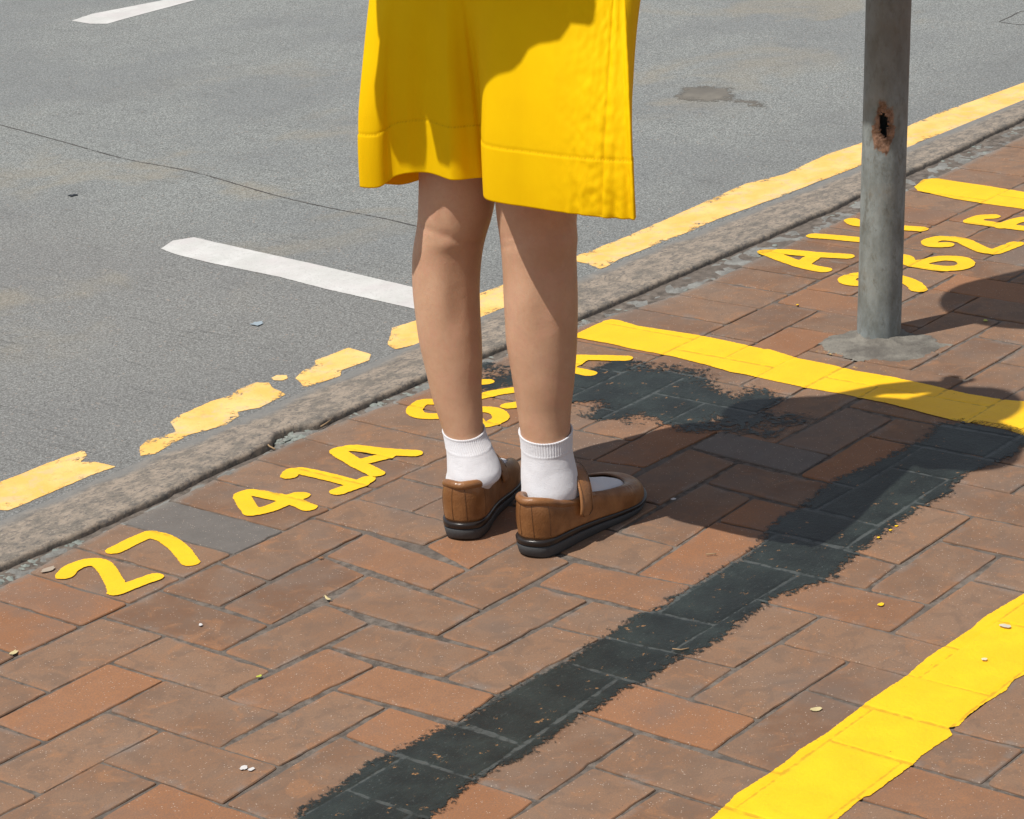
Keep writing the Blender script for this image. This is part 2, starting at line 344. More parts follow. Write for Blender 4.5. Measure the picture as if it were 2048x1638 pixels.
for qi, (q, grey, orange, kd) in enumerate(quads):
    r = random.Random(qi+11); ar = sum(q[k][0]*q[(k+1) % 4][1]-q[(k+1) % 4][0]*q[k][1] for k in range(4))
    if ar < 0: q = q[::-1]
    gap = r.uniform(.0015, .0032); p = inset_poly(q, gap)
    ctr = sum(p)/4; dz = r.uniform(-.0006, .0004); tx, ty = r.uniform(-.004, .004), r.uniform(-.004, .004)
    # raster for the paint sheets
    xs = [c[0] for c in p]; ys = [c[1] for c in p]
    i0, i1 = max(0, int((min(xs)-GX0)/GS)), min(gnx, int((max(xs)-GX0)/GS)+2); j0, j1 = max(0, int((min(ys)-GY0)/GS)), min(gny, int((max(ys)-GY0)/GS)+2)
    if i1 > i0 and j1 > j0:
        XX, YY = np.meshgrid(GX0+np.arange(i0, i1)*GS, GY0+np.arange(j0, j1)*GS); ins = np.full(XX.shape, 1e9)
        for k in range(4):
            a, b = p[k], p[(k+1) % 4]; e = b-a; e /= np.linalg.norm(e)+1e-9
            ins = np.minimum(ins, e[0]*(YY-a[1])-e[1]*(XX-a[0]))
        PGRID[j0:j1, i0:i1] = np.maximum(PGRID[j0:j1, i0:i1], np.clip(ins/.003, 0, 1))
    # rounded ragged outline
    out = []; rad = .0035
    for k in range(4):
        a, b, c = p[k-1], p[k], p[(k+1) % 4]
        u1 = (a-b)/np.linalg.norm(a-b); u2 = (c-b)/np.linalg.norm(c-b)
        rr = rad*r.uniform(.5, 2.2)
        for t in (0, .33, .67, 1): out.append(b+u1*rr*(1-t)**2+u2*rr*t**2)
        m = max(2, int(np.linalg.norm(c-b)/.011))
        for t in range(1, m): out.append(b+(c-b)*t/m)
    out = np.array(out)
    if q[0][0] > -1.2 and q[0][0] < 3.2:
        nz = vnoise(np.c_[out, np.full(len(out), qi*.37)], 120.); nz2 = vnoise(np.c_[out, np.full(len(out), qi*.37)], 35., 9.)
        out = out+(ctr-out)/np.linalg.norm(ctr-out, axis=1)[:, None]*(np.abs(nz)*.0010+np.clip(nz2-.15, 0, 1)*.006)[:, None]
    n = len(out); base = len(V); dirc = (ctr-out); dl = np.linalg.norm(dirc, axis=1)[:, None]; dirn = dirc/dl
    zt = lambda P: dz+(P[:, 0]-ctr[0])*tx*.8+(P[:, 1]-ctr[1])*ty*.8
    rings = [(out, -.012, 1), (out, -.0016, 1), (out+dirn*.0012, -.0002, 1), (out+dirn*.003, 0, 1), (out+dirc*np.minimum(.38, .016/dl), .0, 0)]
    for P, z, rm in rings:
        Z = zt(P)+z
        V += [(a, b, c) for (a, b), c in zip(P, Z)]; A_r += [rm]*n; A_h += [max(0, 1-(kerb_in(a)-b)/.022) if kd == 's' else 0 for a, b in P]
    for k in range(4):
        for i in range(n): Fc.append((base+k*n+i, base+k*n+(i+1) % n, base+(k+1)*n+(i+1) % n, base+(k+1)*n+i))
    Fc.append(tuple(base+4*n+i for i in range(n)))
    A_t += [r.random()]*(5*n); A_g += [grey]*(5*n); A_o += [orange]*(5*n)
pv = mesh_obj('pavement', V, Fc, M_PAVER, attrs={'tint': A_t, 'rim': A_r, 'grey': A_g, 'orange': A_o, 'haze': A_h}); tag(pv, kind='structure')
# far pavement ground + joints
X = np.concatenate([np.linspace(-1.6, 4.7, 316)]); Y = np.linspace(-1.62, .27, 96)
vv = [(x, y, -.0024+.0010*mnoise.noise(Vector((x*40, y*40, 0)))+.0012*mnoise.noise(Vector((x*9, y*9, 3)))) for y in Y for x in X]
ff = [(j*316+i, j*316+i+1, (j+1)*316+i+1, (j+1)*316+i) for j in range(95) for i in range(315)]
tag(mesh_obj('pavement_joints', vv, ff, M_MORTAR, smooth=True), kind='structure')
G = 60.
tag(mesh_obj('ground', [(-G, -G, -.25), (G, -G, -.25), (G, G, -.25), (-G, G, -.25)], [(0, 1, 2, 3)], M_MORTAR), kind='structure')
def slab(name, x0, x1, y0, y1, z, mat):
    mb = MB(); mb.add([(x0, y0, z), (x1, y0, z), (x1, y1, z), (x0, y1, z), (x0, y0, z-.2), (x1, y0, z-.2), (x1, y1, z-.2), (x0, y1, z-.2)], [(0, 1, 2, 3), (0, 4, 5, 1), (1, 5, 6, 2), (2, 6, 7, 3), (3, 7, 4, 0)])
    return tag(mb.build(name, mat, smooth=False), kind='structure')
slab('pavement_beyond', -12, 14, -6, -1.5, -.006, M_PAVER); slab('pavement_beyond', 4.55, 14, -1.49, .2, -.006, M_PAVER); slab('pavement_beyond', -12, -1.5, -1.49, .2, -.006, M_PAVER)
for o in bpy.data.objects:
    if o.name.startswith('pavement_beyond'):
        for k, v_ in (('tint', .5), ('rim', 0), ('grey', 0), ('orange', 0)):
            at = o.data.attributes.new(k, 'FLOAT', 'POINT'); at.data.foreach_set('value', [v_]*8)
slab('road', -12, 14, .29, 14, ZR, M_ROAD)

# ------------------------------------------------------------------ gutter strip and kerb stones
KN = [(-2.0,.262),(-.164,.267),(.048,.257),(.20,.268),(.36,.275),(.408,.282),(.44,.300),(.475,.300),(.50,.275),(.570,.273),(.768,.270),(1.0,.255),(1.153,.243),(1.35,.238),(1.516,.237),(2.026,.229),(2.5,.24),(2.776,.249),(4.8,.25)]
def kn(x): return float(np.interp(x, [a for a, b in KN], [b for a, b in KN]))
def ko(x): return float(np.interp(x, [-1.6, 1.0, 1.3, 1.7, 2.2, 2.7, 3.1, 4.7], [.0, .0, -.012, -.03, -.05, -.065, -.075, -.08]))
xs = np.arange(-1.6, 4.7, .008); rows = []
for x in xs:
    yo = kn(x)+.006*mnoise.noise(Vector((x*9, 1, 0)))+.003*mnoise.noise(Vector((x*70, 2, 0)))+.004*max(0, mnoise.noise(Vector((x*25, 5, 0))))
    kj = .007*sum(math.exp(-((x-q-.004*mnoise.noise(Vector((q, 3, 0))))/.0045)**2) for q in (-.45, .452, 1.36, 2.27, 3.2))
    rows.append([(x, yo, -.02), (x, yo, .002), (x, yo+.0015, .0065), (x, yo+.006, .0085)]+[(x, y, .0090-kj-.0050*max(0, (y-.33-ko(x))/.065)+.0016*mnoise.noise(Vector((x*9, y*9, 0)))+.0010*mnoise.noise(Vector((x*60, y*60, 4)))) for y in np.linspace(yo+.02, .395+ko(x), 16)]+[(x, .403+ko(x), .0035), (x, .412+ko(x), .000), (x, .422+ko(x), -.005), (x, .43+ko(x), -.02)])
n = len(rows[0]); vv = [p for r_ in rows for p in r_]; ff = [(k*n+i, (k+1)*n+i, (k+1)*n+i+1, k*n+i+1) for k in range(len(rows)-1) for i in range(n-1)]
att = [float(np.clip((p[1]-.362-ko(p[0]))/.035+.6*mnoise.noise(Vector((p[0]*11, p[1]*11, 0))), 0, 1)) for p in vv]
kb = mesh_obj('kerb', vv, ff, M_GRAN, smooth=True, attrs={'road': att}); tag(kb, kind='structure')
rows = []
for x in xs:
    a = kerb_in(x)-.012; b = kn(x)+.02
    rows.append([(x, y, -.0028+.004*mnoise.noise(Vector((x*30, y*30, 7)))+.002*mnoise.noise(Vector((x*90, y*90, 7)))-(.010*max(0, 1-abs(y-kn(x)-.004)/.011))) for y in np.linspace(a, b, 14)])
n = 14; vv = [p for r_ in rows for p in r_]; ff = [(k*n+i, (k+1)*n+i, (k+1)*n+i+1, k*n+i+1) for k in range(len(rows)-1) for i in range(n-1)]
tag(mesh_obj('gutter', vv, ff, M_CEM, smooth=True), kind='structure')
# crushed stone bits pressed in the gutter
M_CHIP = cement_mat('greenish_stone', (.16, .185, .17), (.27, .29, .265))
mb = MB()
for k in range(330):
    x = random.uniform(-.9, 3.2)
    if k < 210: x = random.uniform(-.3, .85)
    a, b = kerb_in(x)+.003, kn(x)-.004
    if b-a < .008: continue
    y = random.uniform(a, b); s = random.uniform(.003, .010)*(1.3 if .3 < x < .6 else 1)
    c = np.array([x, y, -.0035]); pts = []
    bm = bmesh.new(); bmesh.ops.create_icosphere(bm, subdivisions=1, radius=1)
    sc = np.array([s*random.uniform(.7, 1.5), s*random.uniform(.5, 1.1), s*random.uniform(.25, .5)]); ang = random.uniform(0, 3); rx = [random.uniform(.6, 1.2) for _ in bm.verts]
    vs = []
    for v_, q_ in zip(bm.verts, rx):
        p_ = np.array(v_.co)*sc*q_; vs.append((c[0]+p_[0]*math.cos(ang)-p_[1]*math.sin(ang), c[1]+p_[0]*math.sin(ang)+p_[1]*math.cos(ang), c[2]+p_[2]))
    mb.add(vs, [tuple(v_.index for v_ in f_.verts) for f_ in bm.faces]); bm.free()
tag(mb.build('crushed_stone', M_CHIP, smooth=False), 'small greenish stone chips packed in the joint beside the kerb', 'gravel', kind='stuff')

# ------------------------------------------------------------------ paint
def seg_dist(P, a, b):
    ab = b-a; t = np.clip(((P-a)@ab)/(ab@ab+1e-12), 0, 1); return np.linalg.norm(P-(a+t[:, None]*ab), axis=1)
def poly_sdf(P, poly):
    poly = np.asarray(poly); d = np.full(len(P), 1e9); ins = np.zeros(len(P), bool)
    for k in range(len(poly)):
        a, b = poly[k], poly[(k+1) % len(poly)]; d = np.minimum(d, seg_dist(P, a, b))
        c = ((a[1] > P[:, 1]) != (b[1] > P[:, 1])) & (P[:, 0] < (b[0]-a[0])*(P[:, 1]-a[1])/(b[1]-a[1]+1e-12)+a[0]); ins ^= c
    return np.where(ins, d, -d)
def sheet(name, mat, polys=(), strokes=(), rad=.0085, z=0., on_pavers=True, step=.0024, margin=.006, lift=.0011, cover=1., coverfn=None, **tg):
    """a thin coat of paint following the surface below it; polys / strokes are survey points"""
    gp = [np.array([bp(x, y, z)[:2] for x, y in p]) for p in polys]
    gs = [np.array([bp(x, y, z)[:2] for x, y in s_]) for s_ in strokes]
    allp = np.concatenate(gp+gs); mn = allp.min(0)-rad-margin-.004; mx = allp.max(0)+rad+margin+.004
    nx, ny = int((mx[0]-mn[0])/step)+2, int((mx[1]-mn[1])/step)+2
    XX, YY = np.meshgrid(mn[0]+np.arange(nx)*step, mn[1]+np.arange(ny)*step); P = np.c_[XX.ravel(), YY.ravel()]
    sdf = np.full(len(P), -1e9); off = .012 if mat is M_BLK else 0.
    for p in gp: sdf = np.maximum(sdf, poly_sdf(P, p))
    for s_ in gs:
        s_ = catmull(s_, 5) if len(s_) > 2 else s_
        d = np.full(len(P), 1e9)
        for a, b in zip(s_[:-1], s_[1:]): d = np.minimum(d, seg_dist(P, a, b))
        sdf = np.maximum(sdf, rad-d)
    keep = (sdf > -margin).reshape(ny, nx)
    if on_pavers:
        ii = np.clip(((P[:, 0]-GX0)/GS).astype(int), 0, gnx-1); jj = np.clip(((P[:, 1]-GY0)/GS).astype(int), 0, gny-1)
        on = PGRID[jj, ii]; Z = z+lift-(1-on)*.0007; J = 1-on
    else: Z = np.full(len(P), z+lift); J = np.zeros(len(P))
    cell = keep[:-1, :-1] & keep[1:, :-1] & keep[:-1, 1:] & keep[1:, 1:]
    jj, ii = np.nonzero(cell); a = jj*nx+ii; fa = np.stack([a, a+1, a+1+nx, a+nx], 1)
    used, inv = np.unique(fa, return_inverse=True); fa = inv.reshape(-1, 4)
    cov = np.full(len(P), cover) if coverfn is None else coverfn(P, sdf)
    o = mesh_obj(name, np.c_[P, Z][used], fa, mat, smooth=True, attrs={'sdf': sdf[used]+off, 'joint': J[used], 'cover': cov[used]})
    return tag(o, **tg)
def C(s, ox, oy, pts): return [(ox+x/s, oy+y/s) for x, y in pts]
k4 = lambda p: C(2.079, 0, 850, p); kl = lambda p: C(4, 420, 780, p); k2 = lambda p: C(3.561, 780, 400, p); k8 = lambda p: C(2.925, 1480, 200, p)
def route(name, label, strokes, rad=.0136): return sheet(name, M_YEL, strokes=strokes, rad=rad, lift=.0015, label=label, cat='painted route number', group='yellow bus route numbers painted on the pavement')
route('painted_route_number', 'hand painted yellow 27 on the bricks, nearest the bottom left beside the kerb', [k4([(268,628),(300,598),(360,575),(415,578),(450,612),(478,662),(486,690)]), k4([(486,695),(560,665),(640,636)]), k4([(478,524),(550,488),(622,456)]), k4([(628,458),(690,475),(740,512),(770,545),(792,574)])])
route('painted_route_number', 'hand painted yellow 41A on the bricks between the 27 and the person', [kl([(262,845),(335,825),(480,850),(610,880),(720,915),(785,945)]), kl([(255,860),(290,920),(335,985)]), kl([(335,985),(440,965),(600,905),(680,855),(730,852)]),
    kl([(635,690),(690,650),(880,685),(1080,735),(1190,762)]), kl([(1025,818),(1120,785),(1200,755),(1255,722)]), kl([(1025,490),(1150,470),(1400,498),(1635,512)]), kl([(1025,500),(1160,585),(1330,672)]), kl([(1180,590),(1300,560),(1420,530)])])
route('painted_route_number', 'hand painted yellow number partly hidden behind the legs and white socks', [kl([(1800,100),(1700,105),(1635,160),(1660,200),(1740,215),(1860,215)])+[(940,835),(960,850),(985,847),(1002,836),(992,824),(965,820),(935,822),(900,835)], [(885,805),(915,800),(940,812)],
    [(945,765),(958,766),(972,765)], [(950,797),(965,793),(990,787),(1030,781)], [(1018,813),(1036,810),(1060,800)], [(1075,722),(1100,716),(1160,716),(1250,718)], [(1075,722),(1110,735),(1150,742),(1178,748)], [(1130,738),(1155,724),(1165,717)]])
route('painted_route_number', 'hand painted yellow A11 on the bricks left of the grey pole', [k8([(150,890),(290,893),(450,908),(620,918)]), k8([(150,892),(290,945),(400,980),(490,997)]), k8([(370,960),(430,918)]), k8([(435,798),(530,805),(640,815),(760,826)]), k8([(655,708),(690,728),(820,740),(960,752),(1055,758)])], rad=.0158)
route('painted_route_number', 'hand painted yellow 962E on the bricks behind and right of the pole', [k8([(860,1030),(720,1025),(640,1040),(630,1065),(700,1078),(800,1062),(860,1040),(900,1040),(960,1055),(1015,1080),(1045,1110)]),
    k8([(900,915),(960,925),(990,955),(1080,975),(1180,988),(1280,985),(1325,962),(1290,935),(1180,930),(1070,950),(1040,962)]), k8([(1205,850),(1130,850),(1110,830),(1180,812),(1290,822),(1350,848),(1420,880),(1490,892)]), k8([(1490,892),(1550,870),(1612,845)]),
    k8([(1475,685),(1410,690),(1352,712)]), k8([(1352,714),(1480,730),(1610,748),(1760,765),(1860,775)]), k8([(1535,742),(1600,715),(1660,700)]), k8([(1860,775),(1900,750),(1960,735)])], rad=.0158)
c3b = lambda p: C(4, 1140, 560, p); c2b = lambda p: C(3.996, 1536, 660, p); c5 = lambda p: C(4, 1536, 1300, p); c4 = lambda p: C(3.996, 1536, 1000, p); c7 = lambda p: C(4, 480, 1300, p); c3 = lambda p: C(3.211, 880, 1060, p); c6 = lambda p: C(4, 1100, 1260, p); c1 = lambda p: C(3.996, 1140, 760, p)
QG = 'yellow bus queue lines painted on the pavement'
sheet('painted_line', M_YEL, polys=[c3b([(-60,470),(60,430),(270,330),(330,318),(390,325),(540,370),(1060,450),(1300,500),(1560,558)])+c2b([(0,155),(240,230),(500,280),(700,330),(1000,380),(1280,440),(1600,515),(1880,560),(2046,575),(2500,640),(2500,960),(2046,845),(1900,800),(1760,770),(1500,730),(1300,680),(1000,600),(620,520),(300,465),(0,400)])+c3b([(1500,780),(1270,735),(1080,680),(840,620),(720,595),(500,555),(330,515),(60,465)])],
    label='yellow painted line crossing the bricks between the person and the pole', cat='painted line', group=QG)
sheet('painted_line', M_YEL, polys=[[(1330,1720),(1420,1640),(1450,1612),(1475,1588)]+c5([(0,1000),(60,950),(130,910),(260,800),(500,650),(780,430),(1110,210),(1270,70),(1370,0)])+c4([(1620,1040),(1720,945),(1900,840),(2046,755),(2500,480),(2500,1120),(2046,1400)])+c5([(1970,240),(1900,330),(1700,450),(1590,535),(1530,610),(1445,622),(1470,685),(1350,770),(1230,850),(1170,910),(980,1050),(820,1170),(760,1180),(560,1352),(300,1560)])],
    label='wide yellow painted line across the bottom right corner of the bricks', cat='painted line', group=QG)
sheet('painted_line', M_YEL, polys=[k8([(1020,510),(1070,465),(1150,458),(1400,498),(1661,540),(2300,640),(2300,730),(1661,640),(1440,610),(1250,580),(1035,530)])],
    label='short yellow painted line at the right edge behind the grey pole', cat='painted line', group=QG)
sheet('paint_smudge', M_YOLD, polys=[c2b([(380,170),(500,160),(600,185),(780,205),(740,225),(560,200),(400,195)]), c2b([(650,290),(800,280),(800,330),(680,320)]), c2b([(930,320),(990,330),(1000,370),(940,350)])], cover=.22, margin=.006, label='faded yellow paint smudges on the bricks in front of the grey pole foot', cat='paint smudge')
def blk_cover(P, sdf):
    n1 = vnoise(P, 9.); n2 = vnoise(P, 3., 5.)
    return np.clip(.44+sdf/.014*.40+n1*.22+n2*.14, .0, 1.3)
sheet('black_paint_stripe', M_BLK, polys=[[(540,1690)]+c7([(430,1345),(560,1215),(740,1110),(900,990),(1040,900),(1150,850),(1300,790),(1430,720),(1520,660),(1650,600),(1750,565),(1880,500),(2040,400)])+c3([(420,1040),(700,890),(800,850),(950,740),(1040,690),(1180,600),(1300,530),(1430,500),(1500,430),(1644,370)])+c1([(1500,1320),(1600,1200),(1700,1100),(1900,1000)])+c2b([(260,1400),(480,1240),(800,1080),(1000,980),(1200,880),(1360,750),(1560,740),(1880,790),(2046,840),(2300,700),(2300,860),(2046,900),(1940,990),(1780,1080),(1580,1160),(1480,1230),(1460,1300),(1280,1400),(1000,1560)])+c4([(740,410),(480,630),(280,710),(60,770)])+c6([(1450,0),(1300,100),(1150,190),(1050,200),(740,420),(680,440),(500,540),(400,620),(250,690),(130,780),(0,880)])+c3([(640,1380),(500,1480),(330,1540)])+c7([(1850,1060),(1640,1250),(1480,1352)])+[(760,1720)]],
    coverfn=blk_cover, margin=.018, label='scuffed black painted stripe covering an old line diagonally over the bricks', cat='painted stripe', group='black cover paint on the pavement')
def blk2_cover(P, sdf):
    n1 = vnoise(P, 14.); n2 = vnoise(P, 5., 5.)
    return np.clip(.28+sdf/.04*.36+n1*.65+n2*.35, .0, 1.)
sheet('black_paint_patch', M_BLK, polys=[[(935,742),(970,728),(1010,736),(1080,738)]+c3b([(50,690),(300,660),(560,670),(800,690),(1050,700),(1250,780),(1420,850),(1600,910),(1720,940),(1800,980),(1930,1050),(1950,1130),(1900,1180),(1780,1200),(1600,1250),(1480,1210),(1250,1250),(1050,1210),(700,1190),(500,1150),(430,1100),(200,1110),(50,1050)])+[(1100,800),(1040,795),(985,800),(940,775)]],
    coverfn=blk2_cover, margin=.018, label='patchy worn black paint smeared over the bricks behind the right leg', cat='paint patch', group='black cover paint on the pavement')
# road markings (all lie on the road)
cB = lambda p: C(2.381, 0, 560, p); cC = lambda p: C(2.415, 1200, 0, p); RG = 'broken yellow road line along the kerb'
def old_cover(P, sdf): return np.clip(.62+sdf/.02*.3+vnoise(P, 13.)*.35, 0, 1.3)
def ry(label, poly): return sheet('yellow_road_line', M_YOLD, polys=poly, z=ZR, on_pavers=False, lift=.0009, margin=.008, coverfn=old_cover, label=label, cat='road marking', group=RG)
ry('worn piece of yellow road line at the left edge of the photo', [[(-80,985)]+cB([(0,965),(200,885),(400,810),(415,835),(385,868),(455,868),(550,890),(440,930),(300,990),(40,1100),(0,1098)])+[(-80,1035)]])
ry('long ragged piece of yellow road line second from the left', [cB([(665,800),(700,765),(840,725),(810,680),(850,650),(1000,580),(1110,550),(1110,530),(1220,490),(1280,490),(1300,515),(1365,545),(1240,610),(1130,630),(1140,650),(1080,690),(900,740),(840,770),(740,830),(665,840)])])
ry('tiny yellow paint crumb between two ragged pieces of the road line', [cB([(1292,468),(1320,455),(1362,456),(1372,468),(1345,480),(1305,480)])])
ry('short ragged piece of yellow road line left of the legs', [cB([(1410,470),(1440,435),(1500,405),(1500,385),(1660,325),(1765,355),(1760,385),(1630,430),(1620,460),(1450,515),(1430,490)])])
ry('piece of yellow road line running behind both legs', [[(775,690),(785,656),(832,642),(900,612),(960,587),(1012,568),(1016,612),(961,636),(850,685),(790,700)]])
ry('long continuous piece of yellow road line from the legs to past the pole', [[(1135,520),(1155,512)]+cC([(90,1160),(300,1070),(500,980),(700,890),(900,840),(1100,745),(1270,690),(1490,610),(1640,545),(1800,490),(2048,400),(2500,250),(2500,330),(2048,495),(1960,530),(1820,580),(1700,630),(1530,690),(1490,730),(1260,800),(1160,840),(1050,880),(850,960),(650,1030),(520,1080),(460,1110),(330,1160),(100,1250),(30,1290)])+[(1200,538),(1175,528)]])
sheet('white_road_line', M_WHT, polys=[[(322,498),(345,482),(388,475),(430,485),(620,527),(827,575),(900,592),(900,636),(827,618),(653,579),(557,554),(419,526),(350,509)]], z=ZR, on_pavers=False, lift=.0009, label='white painted line on the road ending behind the left leg', cat='road marking', group='white lines painted on the road')
sheet('white_road_line', M_WHT, polys=[[(143,42),(185,28),(330,0),(420,-18),(640,-60),(660,-50),(500,-20),(385,2),(250,38),(215,48),(180,48)]], z=ZR, on_pavers=False, lift=.0009, label='white painted line at the top left corner of the road', cat='road marking', group='white lines painted on the road')
sheet('road_stain', M_STAIN, polys=[cC([(330,460),(400,425),(520,412),(650,425),(660,480),(800,490),(800,522),(700,515),(640,492),(520,495),(380,485)])], z=ZR, on_pavers=False, lift=.0006, margin=.03, coverfn=lambda P, s_: np.clip(.35+s_/.04*.5+vnoise(P, 22.)*.3, 0, 1), label='dark oily stain on the road between the skirt and the pole', cat='stain')
ck = sheet('road_crack', M_CRACK, strokes=[[(-80,232),(0,250),(130,285),(250,318),(390,345),(540,388),(640,412),(780,440),(900,470)]], rad=.0020, z=ZR, on_pavers=False, lift=.0005, margin=.005, coverfn=lambda P, s_: .85+vnoise(P, 14.)*.8); tag(ck, kind='structure')
ck = sheet('road_crack', M_CRACK, strokes=[[(1998,44),(2020,34),(2048,22),(2090,30)], [(1998,44),(2048,50),(2090,44)]], rad=.0022, z=ZR, on_pavers=False, lift=.0005, margin=.004); tag(ck, kind='structure')

# ------------------------------------------------------------------ bus stop pole
def pole_mat():
    m = Mat('galvanised_weathered_steel'); st = m.stretch((1, 1, .5))
    c = m.mix(m.mr(m.noise(28, 7, .7, vec=st), .25, .78), (.135, .148, .14), (.29, .325, .33))
    c = m.mix(m.mr(m.noise(85, 5, .7, vec=st), .5, .68, 0, .6), c, (.10, .095, .075))
    c = m.mix(m.mr(m.noise(9, 4), .5, .7, 0, .5), c, (.22, .19, .15))
    Xp, Yp, Zp = m.sep(); c = m.mix(m.math('MULTIPLY', m.mr(Zp, .36, .50), .55), c, (.135, .115, .090))  # brown rust film up the post, also painting in the shade under the bin
    ru = m.math('ADD', m.attr('rust'), m.math('MULTIPLY', m.math('SUBTRACT', m.noise(70, 5), .5), .7))
    c = m.mix(m.mr(ru, .35, .6), c, m.mix(m.mr(m.noise(90, 5, .7), .35, .65), (.11, .055, .03), (.30, .17, .11)))
    m.color(c); m.rough(.62); m.b.inputs['Metallic'].default_value = 0.
    m.bump(m.noise(90, 6, .7), .0015, .5); return m.m
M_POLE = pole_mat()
pole = bpy.data.objects.new('bus_stop_pole', None); link(pole); tag(pole, 'grey weathered steel pole with a rusty hole, standing on the bricks at right', 'pole')
PB = np.array([1.326, -.262, 0.]); pole.location = PB
rcam = np.array([.64, -.769, 0]); lean = rcam*.040
PR = .0368; NT, NZ = 96, 560; ZT = 2.9
camdir = math.atan2(-CF[1], -CF[0])
h_th = camdir-.22 ; h_z = .372
hz = bp(1756, 283)  # unused guard
zs = np.r_[np.linspace(-.02, .33, 40), np.linspace(.335, .435, 60), np.linspace(.44, ZT, 120)]
vv = []; ru = []; inner = []
def hole(th, z):
    d = math.atan2(math.sin(th-h_th), math.cos(th-h_th))*PR
    q = math.hypot(d/.0104, (z-h_z+.004*math.sin(d*300))/.0245)
    return q+.22*mnoise.noise(Vector((d*220, z*160, 1)))+.10*mnoise.noise(Vector((d*600, z*500, 2)))
for z in zs:
    for i in range(NT):
        th = i*2*math.pi/NT; q = hole(th, z)
        rr = PR-(.0016*math.exp(-((q-1.)/.3)**2) if q < 2 else 0)+.0003*mnoise.noise(Vector((math.cos(th)*3, math.sin(th)*3, z*30)))
        if q < 1.25: rr += .0014*mnoise.noise(Vector((th*40, z*400, 5)))
        vv.append((lean[0]*z+rr*math.cos(th), lean[1]*z+rr*math.sin(th), z)); ru.append(max(0, 1.25-q*.50)+(.55*max(0, 1-abs(q-1.3)) if z < h_z else 0)+max(0, .9-z/.035)*.45)
ff = []
for k in range(len(zs)-1):
    for i in range(NT):
        if hole((i+.5)*2*math.pi/NT, (zs[k]+zs[k+1])/2) > .80: ff.append((k*NT+i, k*NT+(i+1) % NT, (k+1)*NT+(i+1) % NT, (k+1)*NT+i))
nv = len(vv)
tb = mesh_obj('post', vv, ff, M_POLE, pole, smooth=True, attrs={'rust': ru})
sm = tb.modifiers.new('wall', 'SOLIDIFY'); sm.thickness = .0032; sm.offset = -1
mb = MB(); v_, f_ = tube([(lean[0]*ZT, lean[1]*ZT, ZT-.01), (lean[0]*ZT, lean[1]*ZT, ZT+.012), (lean[0]*ZT, lean[1]*ZT, ZT+.02)], [PR+.003, PR+.003, PR*.5], 48); mb.add(v_, f_); mb.build('cap', M_WELT, pole)
# round stop sign high on the pole and outside the photograph
M_SIGN = plain('sign_enamel', (.45, .05, .04), .4)
sgc = np.array([lean[0]*2.6, lean[1]*2.6, 2.6])
# cement round the foot
cem = [(1632,694),(1638,676),(1665,666),(1712,655),(1800,650),(1850,668),(1905,688),(1880,704),(1850,716),(1800,730),(1745,722),(1690,716),(1650,708)]
gp = np.array([bp(*p)[:2] for p in cem]); mn, mx = gp.min(0)-.02, gp.max(0)+.02; st = .005
nx, ny = int((mx[0]-mn[0])/st), int((mx[1]-mn[1])/st); XX, YY = np.meshgrid(mn[0]+np.arange(nx)*st, mn[1]+np.arange(ny)*st); P = np.c_[XX.ravel(), YY.ravel()]
sd = poly_sdf(P, gp)+vnoise(P, 22.)*.022+vnoise(P, 80., 3)*.008-.004
dp = np.linalg.norm(P-PB[:2], axis=1); Z = np.clip(sd/.018, 0, 1)**.6*.0034-.0012+vnoise(P, 60., 8)*.0013+np.exp(-np.clip(dp-PR, 0, 1)/.006)*.006*(1+vnoise(P, 45., 2))
K = (sd > -.001).reshape(ny, nx); cell = K[:-1, :-1] & K[1:, :-1] & K[:-1, 1:] & K[1:, 1:]; jj, ii = np.nonzero(cell); a = jj*nx+ii
fa = np.stack([a, a+1, a+1+nx, a+nx], 1); used, inv = np.unique(fa, return_inverse=True)
vv = np.c_[P-PB[:2], Z][used]
mesh_obj('cement_footing', vv, inv.reshape(-1, 4), cement_mat('footing_cement', (.10, .09, .078), (.22, .205, .175)), pole, smooth=True)
# round litter bin clamped to the pole, above the top of the photograph
lb = bpy.data.objects.new('litter_bin', None); link(lb); lb.location = (1.143, -.181, 1.03); tag(lb, 'round litter bin clamped high on the grey pole, shading the bricks', 'litter bin')
M_BIN = plain('bin_plastic', (.33, .12, .03), .5)
v_, f_ = tube([(0, 0, 0), (0, 0, .012), (0, 0, .25), (0, 0, .50), (0, 0, .505)], [.150, .158, .162, .165, .16], 48); mesh_obj('shell', v_, f_, M_BIN, lb, True)
v_, f_ = tube([(0, 0, .505), (0, 0, .54), (0, 0, .58), (0, 0, .60)], [.168, .16, .11, .03], 48); mesh_obj('lid', v_, f_, M_WELT, lb, True)
th = np.linspace(0, 2*np.pi, 40)
for zz in (.12, .40):
    mesh_obj('clamp', *tube([(.155, -.06, zz), (.19, -.075, zz)], .012, 12), M_RUB, lb, True)

exec_person = True
